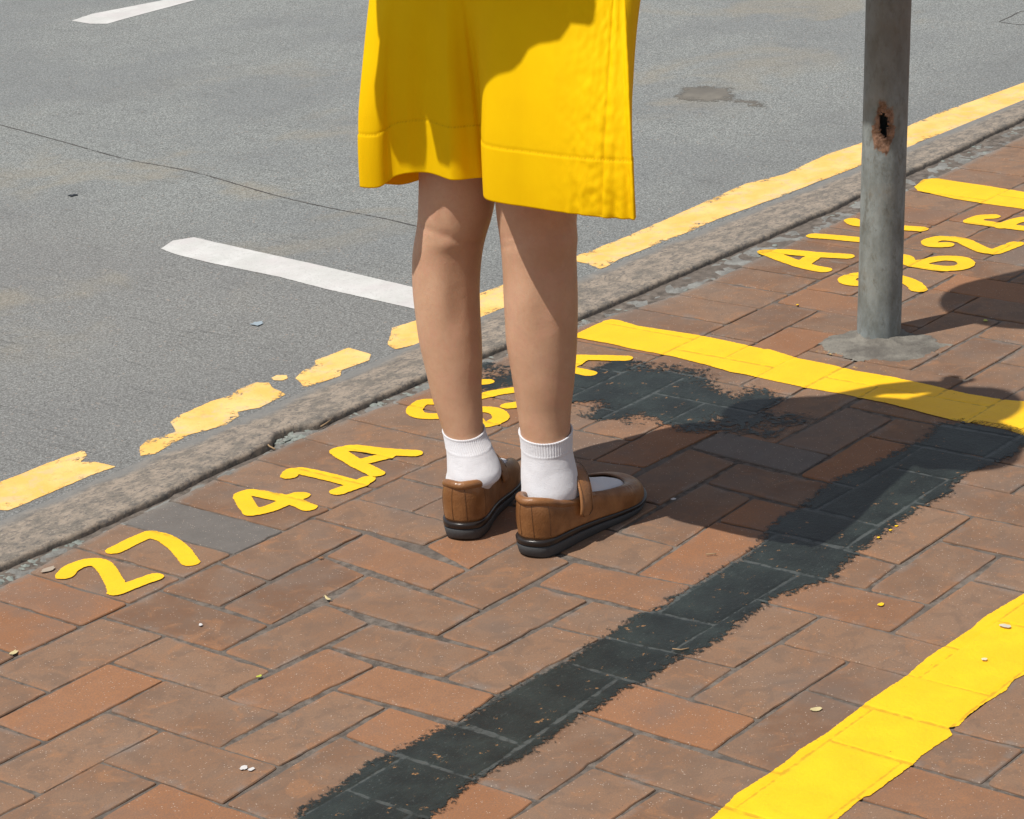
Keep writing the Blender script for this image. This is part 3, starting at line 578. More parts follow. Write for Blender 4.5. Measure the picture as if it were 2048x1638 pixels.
# ------------------------------------------------------------------ person
def ray_at_x(px, py, x0, k):
    """point on the sight line where X = x0 + k*Z"""
    d = CF + CR*(px-CW/2)/F - CU*(py-CH/2)/F
    t = (x0+k*CAM[2]-CAM[0])/(d[0]-k*d[2]); return CAM+d*t
RH = np.array([.64, -.769, 0.]); FH = np.array([.769, .64, 0.])
def outline_rings(rows, x0, k, nseg=40, depth=1.0, bulge=None, phase=0.):
    out = []
    for y, xl, xr in rows:
        c = ray_at_x((xl+xr)/2, y, x0, k); dist = (c-CAM)@CF; a = (xr-xl)/2*dist/F
        th = np.arange(nseg)*2*np.pi/nseg
        e = 1.0
        P = c+np.cos(th)[:, None]*a*RH+np.sin(th)[:, None]*a*depth*FH
        out.append((c, a, P))
    return out
L_rows = [(300,838,1003),(350,837,1000),(400,836,992),(442,834,983),(467,830,975),(490,826,969),(512,824,965),(540,823.5,962),(580,825,960),(625,830,961),(681,838,964),(720,847,965),(760,856,964),(793,864,964),(830,876,966),(865,888,967),(895,897,974),(925,899,985)]
Rr_rows = [(340,984,1163),(390,989,1160),(431,993,1155),(451,996,1153.5),(479,1000,1156),(512,1003,1153.5),(554,1005.5,1155),(597,1007,1156),(640,1009.5,1156),(681,1012,1155),(723,1019,1152.5),(773,1027,1148.5),(816,1034,1143),(852,1039,1141),(890,1046,1141),(925,1047,1141)]
LX, LK = .296, .135; RX, RK = .318, .125
Lr = outline_rings(L_rows, LX, LK); Rr = outline_rings(Rr_rows, RX, RK)
def smooth_rings(rings, m=5):
    P = np.array([r_[2] for r_ in rings]); n = P.shape[1]
    out = [catmull(P[:, i], m) for i in range(n)]; out = np.stack(out, 1); return [q for q in out]
bodyv = MB()
LLs, RLs = smooth_rings(Lr), smooth_rings(Rr)
HC = np.array([.392, -.262, .84])       # hip centre
def ell(c, a, b, n=40, ang=0.):
    th = np.arange(n)*2*np.pi/n; ca, sa = math.cos(ang), math.sin(ang)
    x = np.cos(th)*a; y = np.sin(th)*b
    return np.stack([c[0]+x*ca-y*sa, c[1]+x*sa+y*ca, np.full(n, c[2])], 1)
for rings, side in ((LLs, 1), (RLs, -1)):
    top = rings[0].mean(0); hip = np.array([HC[0]+.005, HC[1]+side*.085, .80])
    th = np.arange(40)*2*np.pi/40; ext = []
    for t in (1, .66, .33):
        c = top+(hip-top)*t; a = .064+(.082-.064)*t
        ext.append(c+np.cos(th)[:, None]*a*RH+np.sin(th)[:, None]*a*FH)
    v_, f_ = loft(ext+rings); bodyv.add(v_, f_)
    # ankle and foot inside the shoe
    b = rings[-1].mean(0)
def torso(levels, off=0.):
    return [ell((HC[0]+dx, HC[1]+dy, z), a+off, b+off) for z, a, b, dx, dy in levels]
TL = [(.76,.075,.135,0,0),(.80,.098,.165,0,0),(.86,.108,.172,0,0),(.93,.098,.158,.004,0),(1.00,.085,.132,.006,0),(1.06,.083,.122,.006,0),(1.13,.092,.135,.004,0),(1.20,.100,.150,.002,0),(1.27,.092,.160,0,0),(1.31,.075,.165,0,0),(1.335,.055,.12,0,0),(1.355,.045,.06,.005,0),(1.40,.043,.048,.012,0)]
v_, f_ = loft(torso(TL)); bodyv.add(v_, f_)
head = np.array([HC[0]+.025, HC[1], 1.465])
rings = []
for t in np.linspace(-1, 1, 17):
    a = math.sqrt(max(.02, 1-t*t)); rings.append(ell(head+np.array([.012*(t < -.3)*(-t), 0, t*.108]), .092*a*(1 if t > -.4 else .88), .074*a*(1 if t > -.3 else .82)))
v_, f_ = loft(rings); bodyv.add(v_, f_)
bodyv.add(*tube([head+(.085, 0, .0), head+(.100, 0, -.022), head+(.088, 0, -.03)], [.007, .011, .006], 10))       # nose
bodyv.add(*tube([head+(.078, -.02, -.054), head+(.088, 0, -.053), head+(.078, .02, -.054)], [.004, .006, .004], 10))
for s in (1, -1):
    bodyv.add(*tube([head+(.0, s*.072, .012), head+(-.008, s*.080, .0), head+(0, s*.074, -.022)], [.008, .013, .006], 10))   # ears
    sh = np.array([HC[0], HC[1]+s*.155, 1.285]); el = np.array([HC[0]-.01, HC[1]+s*.175, 1.03]); wr = np.array([HC[0]+.20, HC[1]+s*.075, 1.10])
    bodyv.add(*tube(catmull([sh, (sh+el)/2, el], 5), [.043, .042, .041, .040, .039, .038, .037, .036, .034, .033, .033], 20))
    bodyv.add(*tube(catmull([el, (el+wr)/2, wr], 5), [.034, .036, .036, .035, .034, .032, .030, .027, .025, .023, .022], 20))
    pd = np.array([.6, -s*.78, .15]); pd /= np.linalg.norm(pd); pc = wr+pd*.05; up = np.array([0, 0, 1.]); sd_ = np.cross(pd, up)
    bodyv.add(*tube([wr-pd*.01, wr+pd*.02, wr+pd*.05, wr+pd*.085], [.022, .027, .031, .026], 16))
    for q, (of, ln) in enumerate(((.028, .062), (.010, .072), (-.009, .068), (-.027, .052))):
        b0 = wr+pd*.075+up*of; b1 = b0+pd*ln*.5+np.array([.012, 0, 0]); b2 = b1+pd*ln*.3-sd_*s*.012
        bodyv.add(*tube([b0, b1, b2], [.0088, .0080, .0068], 10))
    t0 = wr+pd*.03+up*.024; bodyv.add(*tube([t0, t0+up*.02+pd*.025, t0+up*.024+pd*.05], [.011, .0095, .0075], 10))
tmp = bodyv.build('body_tmp', M_SKIN)
rm = tmp.modifiers.new('r', 'REMESH'); rm.mode = 'VOXEL'; rm.voxel_size = .0042
s2 = tmp.modifiers.new('s', 'SMOOTH'); s2.factor = .5; s2.iterations = 6
dg = bpy.context.evaluated_depsgraph_get(); me = bpy.data.meshes.new_from_object(tmp.evaluated_get(dg)); bpy.data.objects.remove(tmp)
me.materials.clear(); me.materials.append(M_SKIN)
co = np.empty(len(me.vertices)*3, np.float32); me.vertices.foreach_get('co', co); co = co.reshape(-1, 3).astype(float)
no = np.empty(len(me.vertices)*3, np.float32); me.vertices.foreach_get('normal', no); no = no.reshape(-1, 3).astype(float)
# back-of-knee creases, tendons and calf heads
crease = np.zeros(len(co)); disp = np.zeros(len(co))
dcam = co-CAM; zc = dcam@CF; px = CW/2+F*(dcam@CR)/zc; py = CH/2-F*(dcam@CU)/zc; facing = np.clip(-(no@CF), 0, 1)
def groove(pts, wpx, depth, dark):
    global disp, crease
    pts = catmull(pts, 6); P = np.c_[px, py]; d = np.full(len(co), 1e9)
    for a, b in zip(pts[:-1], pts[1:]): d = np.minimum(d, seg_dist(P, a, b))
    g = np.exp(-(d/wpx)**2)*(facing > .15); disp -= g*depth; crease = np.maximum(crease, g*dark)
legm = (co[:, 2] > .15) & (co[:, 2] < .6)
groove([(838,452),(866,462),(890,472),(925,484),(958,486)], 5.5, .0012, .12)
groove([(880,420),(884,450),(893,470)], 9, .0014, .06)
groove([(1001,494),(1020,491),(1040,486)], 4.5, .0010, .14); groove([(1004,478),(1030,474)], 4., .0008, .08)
groove([(905,495),(912,560),(915,640)], 22, .0014, 0); groove([(1085,500),(1088,570),(1090,650)], 22, .0014, 0)
for c_, s_, a_ in (((893,492),(26,12),.0022),((880,600),(26,60),.0022),((938,590),(18,55),.0016),((1050,610),(28,60),.002),((1120,600),(18,60),.0018)):
    disp += a_*np.exp(-((px-c_[0])/s_[0])**2-((py-c_[1])/s_[1])**2)*(facing > .1)
disp *= legm; crease *= legm; co = co+no*disp[:, None]
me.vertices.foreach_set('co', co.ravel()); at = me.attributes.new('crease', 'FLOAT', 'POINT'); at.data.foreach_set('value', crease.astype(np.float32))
me.polygons.foreach_set('use_smooth', [True]*len(me.polygons)); me.update(); me.name = 'person'
person = link(bpy.data.objects.new('person', me)); tag(person, 'person in a yellow school dress and white socks, seen from behind beside the kerb', 'person')
# hair and eyes
M_HAIR = plain('black_hair', (.012, .010, .009), .45, 200, .3, .002)
rings = []
for t in np.linspace(-.9, 1, 15):
    a = math.sqrt(max(.01, 1-t*t)); rings.append(ell(head+np.array([-.014, 0, .012+t*.112]), .094*a, .085*a))
mb = MB(); mb.add(*loft(rings)); mb.add(*tube([head+(-.08, 0, .03), head+(-.115, 0, .0), head+(-.12, 0, -.08), head+(-.12, 0, -.16)], [.02, .026, .024, .008], 16)); mb.build('hair', M_HAIR, person)
M_EYE = plain('eye', (.05, .04, .035), .2)
for s in (1, -1): mesh_obj('eye', *tube([head+(.080, s*.03, .004), head+(.0885, s*.03, .004)], [.011, .006], 12), M_EYE, person, True)

# dress ------------------------------------------------------------
def H(x, y, z): p = bp(x, y, z*.1); return (p[0], p[1], z*.1)
hem = [H(722,374,5.02),H(740,376,5.02),H(757,374.5,5.03),H(768,369,5.06),H(778,361,5.10),H(790,353,5.15),H(806,348,5.19),H(820,346,5.21),H(836,344.5,5.22),H(852,345,5.22),H(866,347.5,5.22),H(880,352,5.21),H(893,357,5.20),H(905,360,5.20),H(922,359.5,5.20),H(940,357,5.20),H(957,355.5,5.20),
       H(968,356,5.18),H(974,362,5.15),H(974,374,5.12),H(969,385,5.11),H(969,393,5.11),H(975,399,5.11),H(990,403.5,5.11),H(1020,409,5.11),H(1050,413,5.11),H(1085,418.5,5.11),H(1120,424,5.11),H(1150,428,5.11),H(1180,432,5.11),H(1210,435,5.11),H(1240,437,5.11),H(1258,438,5.11),H(1269,437.5,5.12)]
hem += [(.325,-.500,.508),(.39,-.448,.505),(.45,-.395,.50),(.505,-.34,.495),(.535,-.27,.49),(.54,-.20,.485),(.52,-.13,.48),(.48,-.085,.472),(.435,-.062,.466),(.385,-.055,.466),(.340,-.062,.478),(.295,-.078,.492),(.256,-.095,.500)]
hem = resample(catmull(hem, 8, closed=True), 720, closed=True)
NT_ = len(hem)
# corresponding hip ring: by fraction of the way round
def anchor(px_, lo, hi):
    d = hem-CAM; x_ = CW/2+F*(d@CR)/(d@CF); return lo+int(np.argmin(np.abs(x_[lo:hi]-px_)))
back = lambda h: h
hipc = np.array([.392, -.262]); ang0 = []
# angle targets on the hip ellipse at chosen hem samples
dv = hem-CAM; hpx = CW/2+F*(dv@CR)/(dv@CF)
def find(px_, a, b):
    seg = hpx[a:b]; return a+int(np.argmin(np.abs(seg-px_)))
iL = 0; iR = int(np.argmax(hpx)); 
i968 = find(971, 0, iR); 
def ang_of_px(px_, a, b):
    """angle on the hip ellipse whose camera-facing point projects to px_"""
    ths = np.linspace(R(60), R(330), 800); P = np.c_[hipc[0]+a*np.cos(ths), hipc[1]+b*np.sin(ths), np.full(800, .80)]
    d = P-CAM; x_ = CW/2+F*(d@CR)/(d@CF); nrm = np.c_[np.cos(ths)/a, np.sin(ths)/b]; vis = (nrm@CF[:2]) < 0
    x_ = np.where(vis, x_, 1e6); return ths[int(np.argmin(np.abs(x_-px_)))]
HA, HB = .118, .214
keys = [(iL, ang_of_px(752, HA, HB)), (find(757, 0, iR//3), ang_of_px(778, HA, HB)), (find(850, 0, i968), ang_of_px(860, HA, HB)), (i968, ang_of_px(948, HA, HB)), (find(1120, i968, iR), ang_of_px(1110, HA, HB)), (find(1205, i968, iR), ang_of_px(1222, HA, HB)), (iR, ang_of_px(1249, HA, HB)), (NT_, ang_of_px(752, HA, HB)+2*math.pi)]
thk = np.interp(np.arange(NT_), [k for k, a in keys], [a for k, a in keys])
hipring = np.c_[hipc[0]+HA*np.cos(thk), hipc[1]+HB*np.sin(thk), np.full(NT_, .80)]
NS = 150; BANDZ = .073
side = np.clip((hpx-1090)/110, 0, 1)*(np.arange(NT_) > i968)*(np.arange(NT_) <= iR+20)
rows = []; stitch = []; arc = np.r_[0, np.cumsum(np.linalg.norm(np.diff(hem, axis=0), axis=1))]
seamcol = find(1203, i968, iR); seamL = 4
nrm2 = np.roll(hem, -3, 0)-np.roll(hem, 3, 0); nrm2 = np.c_[nrm2[:, 1], -nrm2[:, 0], np.zeros(NT_)]; nrm2 /= np.linalg.norm(nrm2, axis=1)[:, None]
cen = np.array([hipc[0], hipc[1], 0]);
if ((hem-cen)[:, :2]*nrm2[:, :2]).sum() < 0: nrm2 = -nrm2
for k in range(NS+1):
    s = k/NS; z_ = s
    e = s**1.8     # folds stay deep near the hem
    P = hem*(1-e)+hipring*e; P[:, 2] = hem[:, 2]*(1-s)+.80*s
    h = P[:, 2]-hem[:, 2]
    d = np.zeros(NT_)
    d += np.where(h < BANDZ, .0007, 0)-.0007*np.exp(-((h-BANDZ-.001)/.0016)**2)
    pk = np.sin(arc*2*np.pi/.0062+2*np.sin(arc*40))*.5+np.sin(arc*2*np.pi/.0041)*.3
    d += .0007*pk*np.exp(-np.abs(h-BANDZ)/.007)*(.3+.9*side)
    lf = np.sin(arc*2*np.pi/.030+h*6+1.2*np.sin(arc*25))*.6+np.sin(arc*2*np.pi/.019+1.7)*.4
    d += .0022*lf*side*np.clip((.11-h)/.10, 0, 1)
    nz = np.array([mnoise.noise(Vector((p[0]*11+p[1]*11, p[2]*5, 3))) for p in P[::6]]); d += .0030*np.interp(np.arange(NT_), np.arange(0, NT_, 6), nz)*min(1, h.mean()/.1)
    d -= .0018*np.exp(-((np.arange(NT_)-seamcol-1.5*k/30)/1.3)**2)*(h > 0)
    d += .0012*np.exp(-((np.arange(NT_)-seamcol-6-1.5*k/30)/3.)**2)
    wgt = np.exp(-((np.arange(NT_)-seamcol)/26.)**2); ii_ = np.nonzero(wgt > .03)[0]
    d[ii_] += wgt[ii_]*np.array([.0020*mnoise.noise(Vector((arc[q]*55, P[q][2]*38+arc[q]*30, 2)))+.0012*mnoise.noise(Vector((arc[q]*140, P[q][2]*90, 4))) for q in ii_])
    P = P+nrm2*d[:, None]; rows.append(P); stitch.append(np.exp(-((h-BANDZ)/.0011)**2)*(np.sin(arc*2*np.pi/.0034) > -.2)+.6*np.exp(-((np.arange(NT_)-seamcol-1.5*k/30)/1.)**2))
# bodice
for z, a, b, dx in ((.86,.120,.196,0),(.93,.110,.176,.003),(1.00,.097,.148,.005),(1.06,.094,.137,.005),(1.13,.104,.150,.003),(1.20,.112,.165,.0),(1.27,.104,.174,0),(1.31,.085,.172,0),(1.335,.062,.12,0),(1.345,.055,.075,0)):
    rows.append(np.c_[hipc[0]+dx+a*np.cos(thk), hipc[1]+b*np.sin(thk), np.full(NT_, z)]); stitch.append(np.zeros(NT_))
v_, f_ = loft(rows, cap=False)
v_dress, f_dress = v_, f_
dress = mesh_obj('dress', v_, f_, M_CLOTH, person, True, attrs={'stitch': np.concatenate(stitch)})
sm = dress.modifiers.new('cloth', 'SOLIDIFY'); sm.thickness = .0011; sm.offset = 0
for s in (1, -1):
    sh = np.array([HC[0], HC[1]+s*.135, 1.305]); el = np.array([HC[0]-.006, HC[1]+s*.19, 1.13])
    v_, f_ = tube([sh, sh*.6+el*.4, el], [.052, .060, .064], 32, cap=False); sv = mesh_obj('sleeve', v_, f_, M_CLOTH, person, True, attrs={'stitch': [0]*len(v_)})
    sm = sv.modifiers.new('cloth', 'SOLIDIFY'); sm.thickness = .0012

# school bag slung on the back: above the photograph, it shades the dress
BX = .055
from mathutils.bvhtree import BVHTree
bvh = BVHTree.FromPolygons([Vector(p) for p in v_dress], [tuple(int(i) for i in f) for f in f_dress])
def bagpt(px_, py_, xd=None):
    """point of the bag's rear face whose shadow falls on the dress at the survey point"""
    d = CF + CR*(px_-CW/2)/F - CU*(py_-CH/2)/F; hit = bvh.ray_cast(Vector(CAM), Vector(d).normalized())
    if hit[0] is None or xd: p = CAM+d*((xd or .262)-CAM[0])/d[0]
    else: p = np.array(hit[0])
    sdir = np.array([math.cos(SUN_EL)*math.cos(SUN_AZ), math.cos(SUN_EL)*math.sin(SUN_AZ), math.sin(SUN_EL)])
    return p+sdir*((BX-p[0])/sdir[0])
out = [(744,-60,.29),(752,0),(754,50),(758,92),(774,125),(786,160),(792,250),(796,345),(812,344),(838,342),(845,300),(838,216),(868,275),(884,310),(905,355),(925,420,.31),(955,420,.31),(964,340),(964,260),(966,200),(980,174),(1000,160),(1028,154),(1046,136),(1062,108),(1080,98),(1104,92),(1124,93),(1140,72),(1150,40),(1172,20),(1176,-6),(1130,-50,.27),(1050,-100,.28),(960,-150,.28),(860,-160,.28),(770,-120,.28)]
face = np.array([bagpt(*p) for p in out]); 
bag = bpy.data.objects.new('school_bag', None); link(bag); tag(bag, 'soft dark school bag slung on the person\'s back, above the photo, shading the dress', 'bag')
bag.location = face.mean(0); o_ = face.mean(0); cz = face.mean(0)
rings = []
for t, sc in ((0, .90), (.003, .98), (.008, 1.), (.025, 1.0), (.04, .985), (.055, .93), (.12, .74), (.19, .60), (.235, .52)):
    q = cz+(face-cz)*sc; q = q+np.array([t, 0, 0])*1.; rings.append(q-o_)
M_BAG = plain('navy_canvas', (.02, .03, .06), .8, 120, .3, .001)
v_, f_ = loft([resample(q, 160, True) for q in rings]); mesh_obj('bag_body', v_, f_, M_BAG, bag, True)
for s in (.07, -.07):
    st_ = np.array([HC[0]-.10, HC[1]+s, 1.25]); mesh_obj('strap', *tube(catmull([st_-o_+(-.04, 0, -.20), st_-o_+(-.03, 0, .0), st_-o_+(.06, 0, .10), st_-o_+(.16, 0, .05), st_-o_+(.20, 0, -.12), st_-o_+(.10, 0, -.30)], 5), .012, 10), M_BAG, bag, True)

# socks -------------------------------------------------------------
def sock(name, rows, x0, k, topc, foot, ang, lat_s):
    r_ = outline_rings(rows, x0, k, 240); P = np.array([q[2] for q in r_]); S = np.stack([catmull(P[:, i], 8) for i in range(240)], 1)
    cen = S.mean(1); n = len(S); out = []
    topz = S[0, :, 2].mean(); th = np.arange(240)*2*np.pi/240
    for q in range(n):
        c = cen[q]; ring = S[q].copy(); d = ring-c; rr = np.linalg.norm(d, axis=1)[:, None]; u = d/rr
        h = topz-ring[:, 2].mean(); e = np.full(240, .0016)
        if h < .021: e = e+.00045*np.sin(th*60)+.0007*(h < .002)
        e = e+.0006*np.exp(-((h-.022)/.0012)**2)
        e = e+.0013*np.array([mnoise.noise(Vector((math.cos(t)*1.6+x0*9, math.sin(t)*1.6, ring[0, 2]*42))) for t in th])*min(1, max(0, (h-.024)/.02))
        out.append(c+u*(rr+e[:, None]))
    # a slanted cuff: the back sits lower than the front
    out0 = out[0].copy()
    tilt = lambda ring, a: ring+np.c_[np.zeros((240, 2)), a*np.sin(th)]
    inner = [tilt(cen[0]+(out[0]-cen[0])*.90-(0, 0, .004), topc), tilt(cen[0]+(out[0]-cen[0])*.955+(0, 0, .0005), topc)]
    body = []
    for q in range(n):
        a = topc*max(0, 1-q/(n*.75)); body.append(tilt(out[q], a))
    v_, f_ = loft(inner+body, cap=False); mb = MB(); mb.add(v_, f_)
    # foot part inside the shoe
    O, ca, sa = foot; rings = []
    for x, zc_, ry, rz in ((.018,.048,.010,.012),(.022,.052,.020,.024),(.034,.050,.023,.024),(.052,.054,.024,.026),(.070,.056,.025,.030),(.090,.056,.027,.038),(.110,.050,.030,.040),(.130,.046,.033,.036),(.150,.040,.036,.030),(.172,.035,.037,.0255),(.200,.031,.036,.021),(.222,.030,.026,.013)):
        t = np.arange(40)*2*np.pi/40; y = np.cos(t)*ry; z = zc_+np.sin(t)*rz
        rings.append(np.c_[O[0]+x*ca-y*sa, O[1]+x*sa+y*ca, np.maximum(z, .02)])
    mb.add(*loft(rings)); return mb.build(name, M_SOCK, person)
FL = (np.array([.253, -.234]), math.cos(R(25)), math.sin(R(25))); FR = (np.array([.2525, -.349]), math.cos(R(1.3)), math.sin(R(1.3)))
sl_rows = [(858,887.5,967),(872,890,971),(891,893.6,980),(909,896,988),(927,896.5,996),(939,896,1000),(952,893,1000),(960,894,993),(970,896,984),(985,902,974),(1005,914,964)]
sr_rows = [(860,1040,1142.5),(883,1043.5,1142.5),(900,1044.2,1142.5),(921,1044.7,1146),(952,1044.7,1152.5),(972,1044.5,1155.5),(990,1044.5,1154),(1003,1052,1150),(1025,1072,1138)]
sock('sock', sl_rows, LX, LK, .0065, FL, 0, 1); sock('sock', sr_rows, RX, RK, .0075, FR, 0, -1)

# shoes --------------------------------------------------------------
def shoe(FT, mir, SC=1.):
    O, ca, sa = FT; sh = bpy.data.objects.new('shoe', None); link(sh, person); sh.location = (O[0], O[1], 0); sh.rotation_euler = (0, 0, math.atan2(sa, ca))
    B = [(0,0),(.006,-.020),(.020,-.030),(.045,-.033),(.08,-.0335),(.12,-.037),(.16,-.043),(.195,-.0435),(.222,-.034),(.239,-.017),(.2445,.000),(.240,.016),(.222,.031),(.19,.039),(.15,.037),(.11,.031),(.08,.029),(.045,.030),(.020,.027),(.006,.018)]
    T = [(.006,0,.087),(.011,-.013,.087),(.024,-.024,.083),(.045,-.0275,.073),(.075,-.028,.065),(.100,-.029,.064),(.122,-.033,.059),(.146,-.034,.055),(.163,-.028,.052),(.173,-.015,.051),(.176,0,.053),(.173,.014,.055),(.163,.024,.057),(.146,.028,.061),(.122,.028,.066),(.100,.027,.068),(.075,.027,.068),(.045,.027,.075),(.024,.023,.084),(.011,.013,.087)]
    B = np.array(B); T = np.array(T); B[:, 1] *= mir; T[:, 1] *= mir
    w_ = np.clip((T[:, 0]-.1)/.07, 0, 1); T[:, 0] += .024*w_; T[:, 2] -= .006*w_; sh.scale = (SC, 1.0, 1.0)
    nB = 12; Bc = catmull(B, nB, True); Tc = catmull(T, nB, True); n = len(Bc)
    solez = lambda x: .029-.013*np.clip((x-.05)/.15, 0, 1)+.004*np.clip((x-.2)/.045, 0, 1)**2
    spring = lambda x: .010*np.clip((x-.175)/.07, 0, 1)**2+.003*np.clip((.012-x)/.012, 0, 1)
    # upper
    NSU = 22; rows = []
    cx_ = np.c_[Bc[:, 0], Bc[:, 1]]; cc = cx_.mean(0)
    for k in range(NSU+1):
        s = k/NSU; fx = s**1.55; fz = 1-(1-s)**1.75
        Bi = cx_+(np.array([.12, 0])-cx_)*.035
        xy = Bi*(1-fx)+Tc[:, :2]*fx; d = cx_-np.c_[np.clip(cx_[:, 0], .035, .2), np.zeros(n)]; d /= np.linalg.norm(d, axis=1)[:, None]+1e-9
        xy = xy+d*(.0035*math.sin(math.pi*min(1, s*1.15)))*(1-.6*s)
        z = (solez(Bc[:, 0])-.002)*(1-fz)+Tc[:, 2]*fz
        P = np.c_[xy, z]
        cr_ = np.exp(-((P[:, 0]-.178)/.012)**2)*np.sin(P[:, 0]*900+P[:, 1]*200)*.0006*(s > .15)*(s < .8); P[:, 2] += cr_
        rows.append(P)
    flip = mir < 0
    up_v, up_f = loft(rows, cap=False)
    u = mesh_obj('upper', up_v, up_f, M_LEATH, sh, True); sd_ = u.modifiers.new('t', 'SOLIDIFY'); sd_.thickness = .002; sd_.offset = 0
    # padded collar and topline binding
    idx = [i for i in range(n) if Tc[i, 0] < .128]
    # order from one side through the heel
    a0 = max(i for i in idx if i < n/2); a1 = min(i for i in idx if i > n/2)
    path = [Tc[i % n] for i in list(range(a1, n))+list(range(0, a0+1))]; path = np.array(path); m = len(path)
    rr = .0062*np.minimum(1, np.minimum(np.arange(m), m-1-np.arange(m))/14+.35)
    mesh_obj('collar', *tube(path+(0, 0, -.0048), rr, 14), M_LEATH, sh, True)
    low = rows[int(NSU*.80)]; pl = np.array([low[i % n] for i in list(range(a1+4, n))+list(range(0, a0-3))]); dd = pl-np.array([.06, 0, 0]); dd[:, 2] = 0; dd /= np.linalg.norm(dd, axis=1)[:, None]
    mesh_obj('seam', *tube(pl+dd*.0012, .0006, 6), M_LEATHD, sh, True)
    path2 = np.array([Tc[i] for i in range(a0-2, a1+3)]); mesh_obj('binding', *tube(path2, .0014, 8), M_LEATHD, sh, True)
    # seams of the heel counter
    for bx in (nB*1.9, n-nB*2.2, n-nB*.35, nB*.6):
        i = int(bx) % n; pth = np.array([rows[k][i] for k in range(1, NSU-2)]); d = np.array([Bc[i, 0]-.05, Bc[i, 1], 0]); d /= np.linalg.norm(d)
        mesh_obj('seam', *tube(pth+d*.0010, .00055, 6), M_LEATHD, sh, True)
    # sole: welt strip above, rubber below
    def band(lo, hi, o1, o2, mat, name):
        rr_ = []
        nn = (Bc-cc); d = np.roll(Bc, -1, 0)-np.roll(Bc, 1, 0); d = np.c_[d[:, 1], -d[:, 0]]; d /= np.linalg.norm(d, axis=1)[:, None]
        if (d*nn).sum() < 0: d = -d
        for f_, o_ in zip((lo, lo+(hi-lo)*.12, lo+(hi-lo)*.5, lo+(hi-lo)*.88, hi), (o1-.0015, o1, (o1+o2)/2, o2, o2-.0012)):
            x = Bc[:, 0]; z = spring(x)*(1-f_)+solez(x)*f_; rr_.append(np.c_[Bc+d*o_, z])
        return mesh_obj(name, *loft(rr_), mat, sh, True)
    band(0, .60, -.0015, .0012, M_RUB, 'sole'); band(.62, .95, .0016, .0020, M_WELT, 'welt')
    # strap across the instep with a rounded tab outside
    s_ = -mir   # outer side (y = s_*...)
    s_ = 1 if mir < 0 else -1
    prof = [(.082, .039, .040), (.083, .0405, .050), (.086, .0385, .062), (.091, .033, .076), (.098, .022, .090), (.106, .006, .096), (.112, -.010, .092), (.116, -.024, .078), (.118, -.033, .062), (.119, -.036, .048)]
    prof = np.array(prof); prof[:, 1] *= s_; pc = catmull(prof, 6); m = len(pc); rows = []
    for k, c in enumerate(pc):
        t = k/(m-1); w_ = .0125
        if t < .08: w_ = .0125*math.sqrt(max(.06, 1-((.08-t)/.08)**2))
        nn = np.array([0, c[1], c[2]-.045]); nn /= np.linalg.norm(nn)
        q = []
        for a in np.linspace(-1, 1, 9): q.append(c+np.array([a*w_, 0, 0])+nn*(.0020*(1-a**4)+.0012))
        for a in np.linspace(1, -1, 5): q.append(c+np.array([a*w_, 0, 0])-nn*.0004)
        rows.append(np.array(q))
    mesh_obj('strap', *loft(rows), M_LEATH, sh, True)
    for a in (-.82, .82):
        mesh_obj('stitching', *tube([r_[4]+np.array([a*.0125*(1 if k > 3 else .5+k*.14), 0, 0]) for k, r_ in enumerate(rows[:-6])], .0005, 5), M_LEATHD, sh, True)
    return sh
shoe(FR, 1, 1.09); shoe(FL, -1, 1.03)
for o in bpy.data.objects:
    if o.name.startswith('shoe'): o['label'] = 'brown leather strap shoe with a thick dark sole'

# ------------------------------------------------------------------ litter
def chip(name, px_, py_, w_, h_, mat, label, cat, z=.0012, rot=0., curl=.25, group=None, pts=None, base=0.):
    c = bp(px_, py_, base); n = 14; r = random.Random(int(px_*7+py_)); ring = []
    for k in range(n):
        a = k*2*math.pi/n; rr = 1 if pts is None else pts[k % len(pts)]; rr *= r.uniform(.8, 1.15)
        x, y = math.cos(a)*w_/2*rr*.88*(1 if k % 2 else .82), math.sin(a)*h_/2*rr*.88
        ring.append((x*math.cos(rot)-y*math.sin(rot), x*math.sin(rot)+y*math.cos(rot), z+curl*max(w_, h_)*.5*(x/(w_/2))**2*.6))
    v = [(0, 0, z+.0004)]+ring; v += [(a, b, c_-.0005) for a, b, c_ in v]; n1 = n+1
    f = [(0, k, k % n+1) for k in range(1, n+1)]; f += [(n1, n1+k % n+1, n1+k) for k in range(1, n+1)]; f += [(k, n1+k, n1+k % n+1, k % n+1) for k in range(1, n+1)]
    o = mesh_obj(name, v, f, mat); o.location = (c[0], c[1], c[2]+.0008); return tag(o, label, cat, group)
M_LY = plain('pale_leaf', (.50, .42, .22), .7, 200); M_LB = plain('brown_leaf', (.22, .11, .05), .8, 200); M_LG = plain('green_leaf', (.42, .45, .06), .6, 200); M_PAP = plain('paper_scrap', (.55, .53, .52), .8, 150); M_DK = plain('black_scrap', (.010, .012, .014), .4, 100); M_PL = plain('clear_plastic', (.30, .36, .40), .15, 60); M_TW = plain('dry_twig', (.30, .20, .11), .85, 200); M_YD = plain('yellow_drop', (.85, .52, .01), .5, 100)
chip('leaf', 27, 1308, .018, .010, M_LY, 'small curled yellowish leaf on the bricks at the left edge', 'leaf', rot=.2)
chip('leaf', 642, 1118, .020, .012, M_LB, 'small shrivelled brown leaf on a brick right of the 41A', 'leaf', rot=.3, pts=[1, .35, .9, .4])
chip('leaf', 656, 1200, .022, .006, M_LY, 'thin curled beige leaf in a brick joint below the shoes', 'leaf', rot=1.2, curl=.6)
chip('leaf', 518, 1355, .010, .006, M_LG, 'tiny bright green leaf scrap in a dark joint', 'leaf')
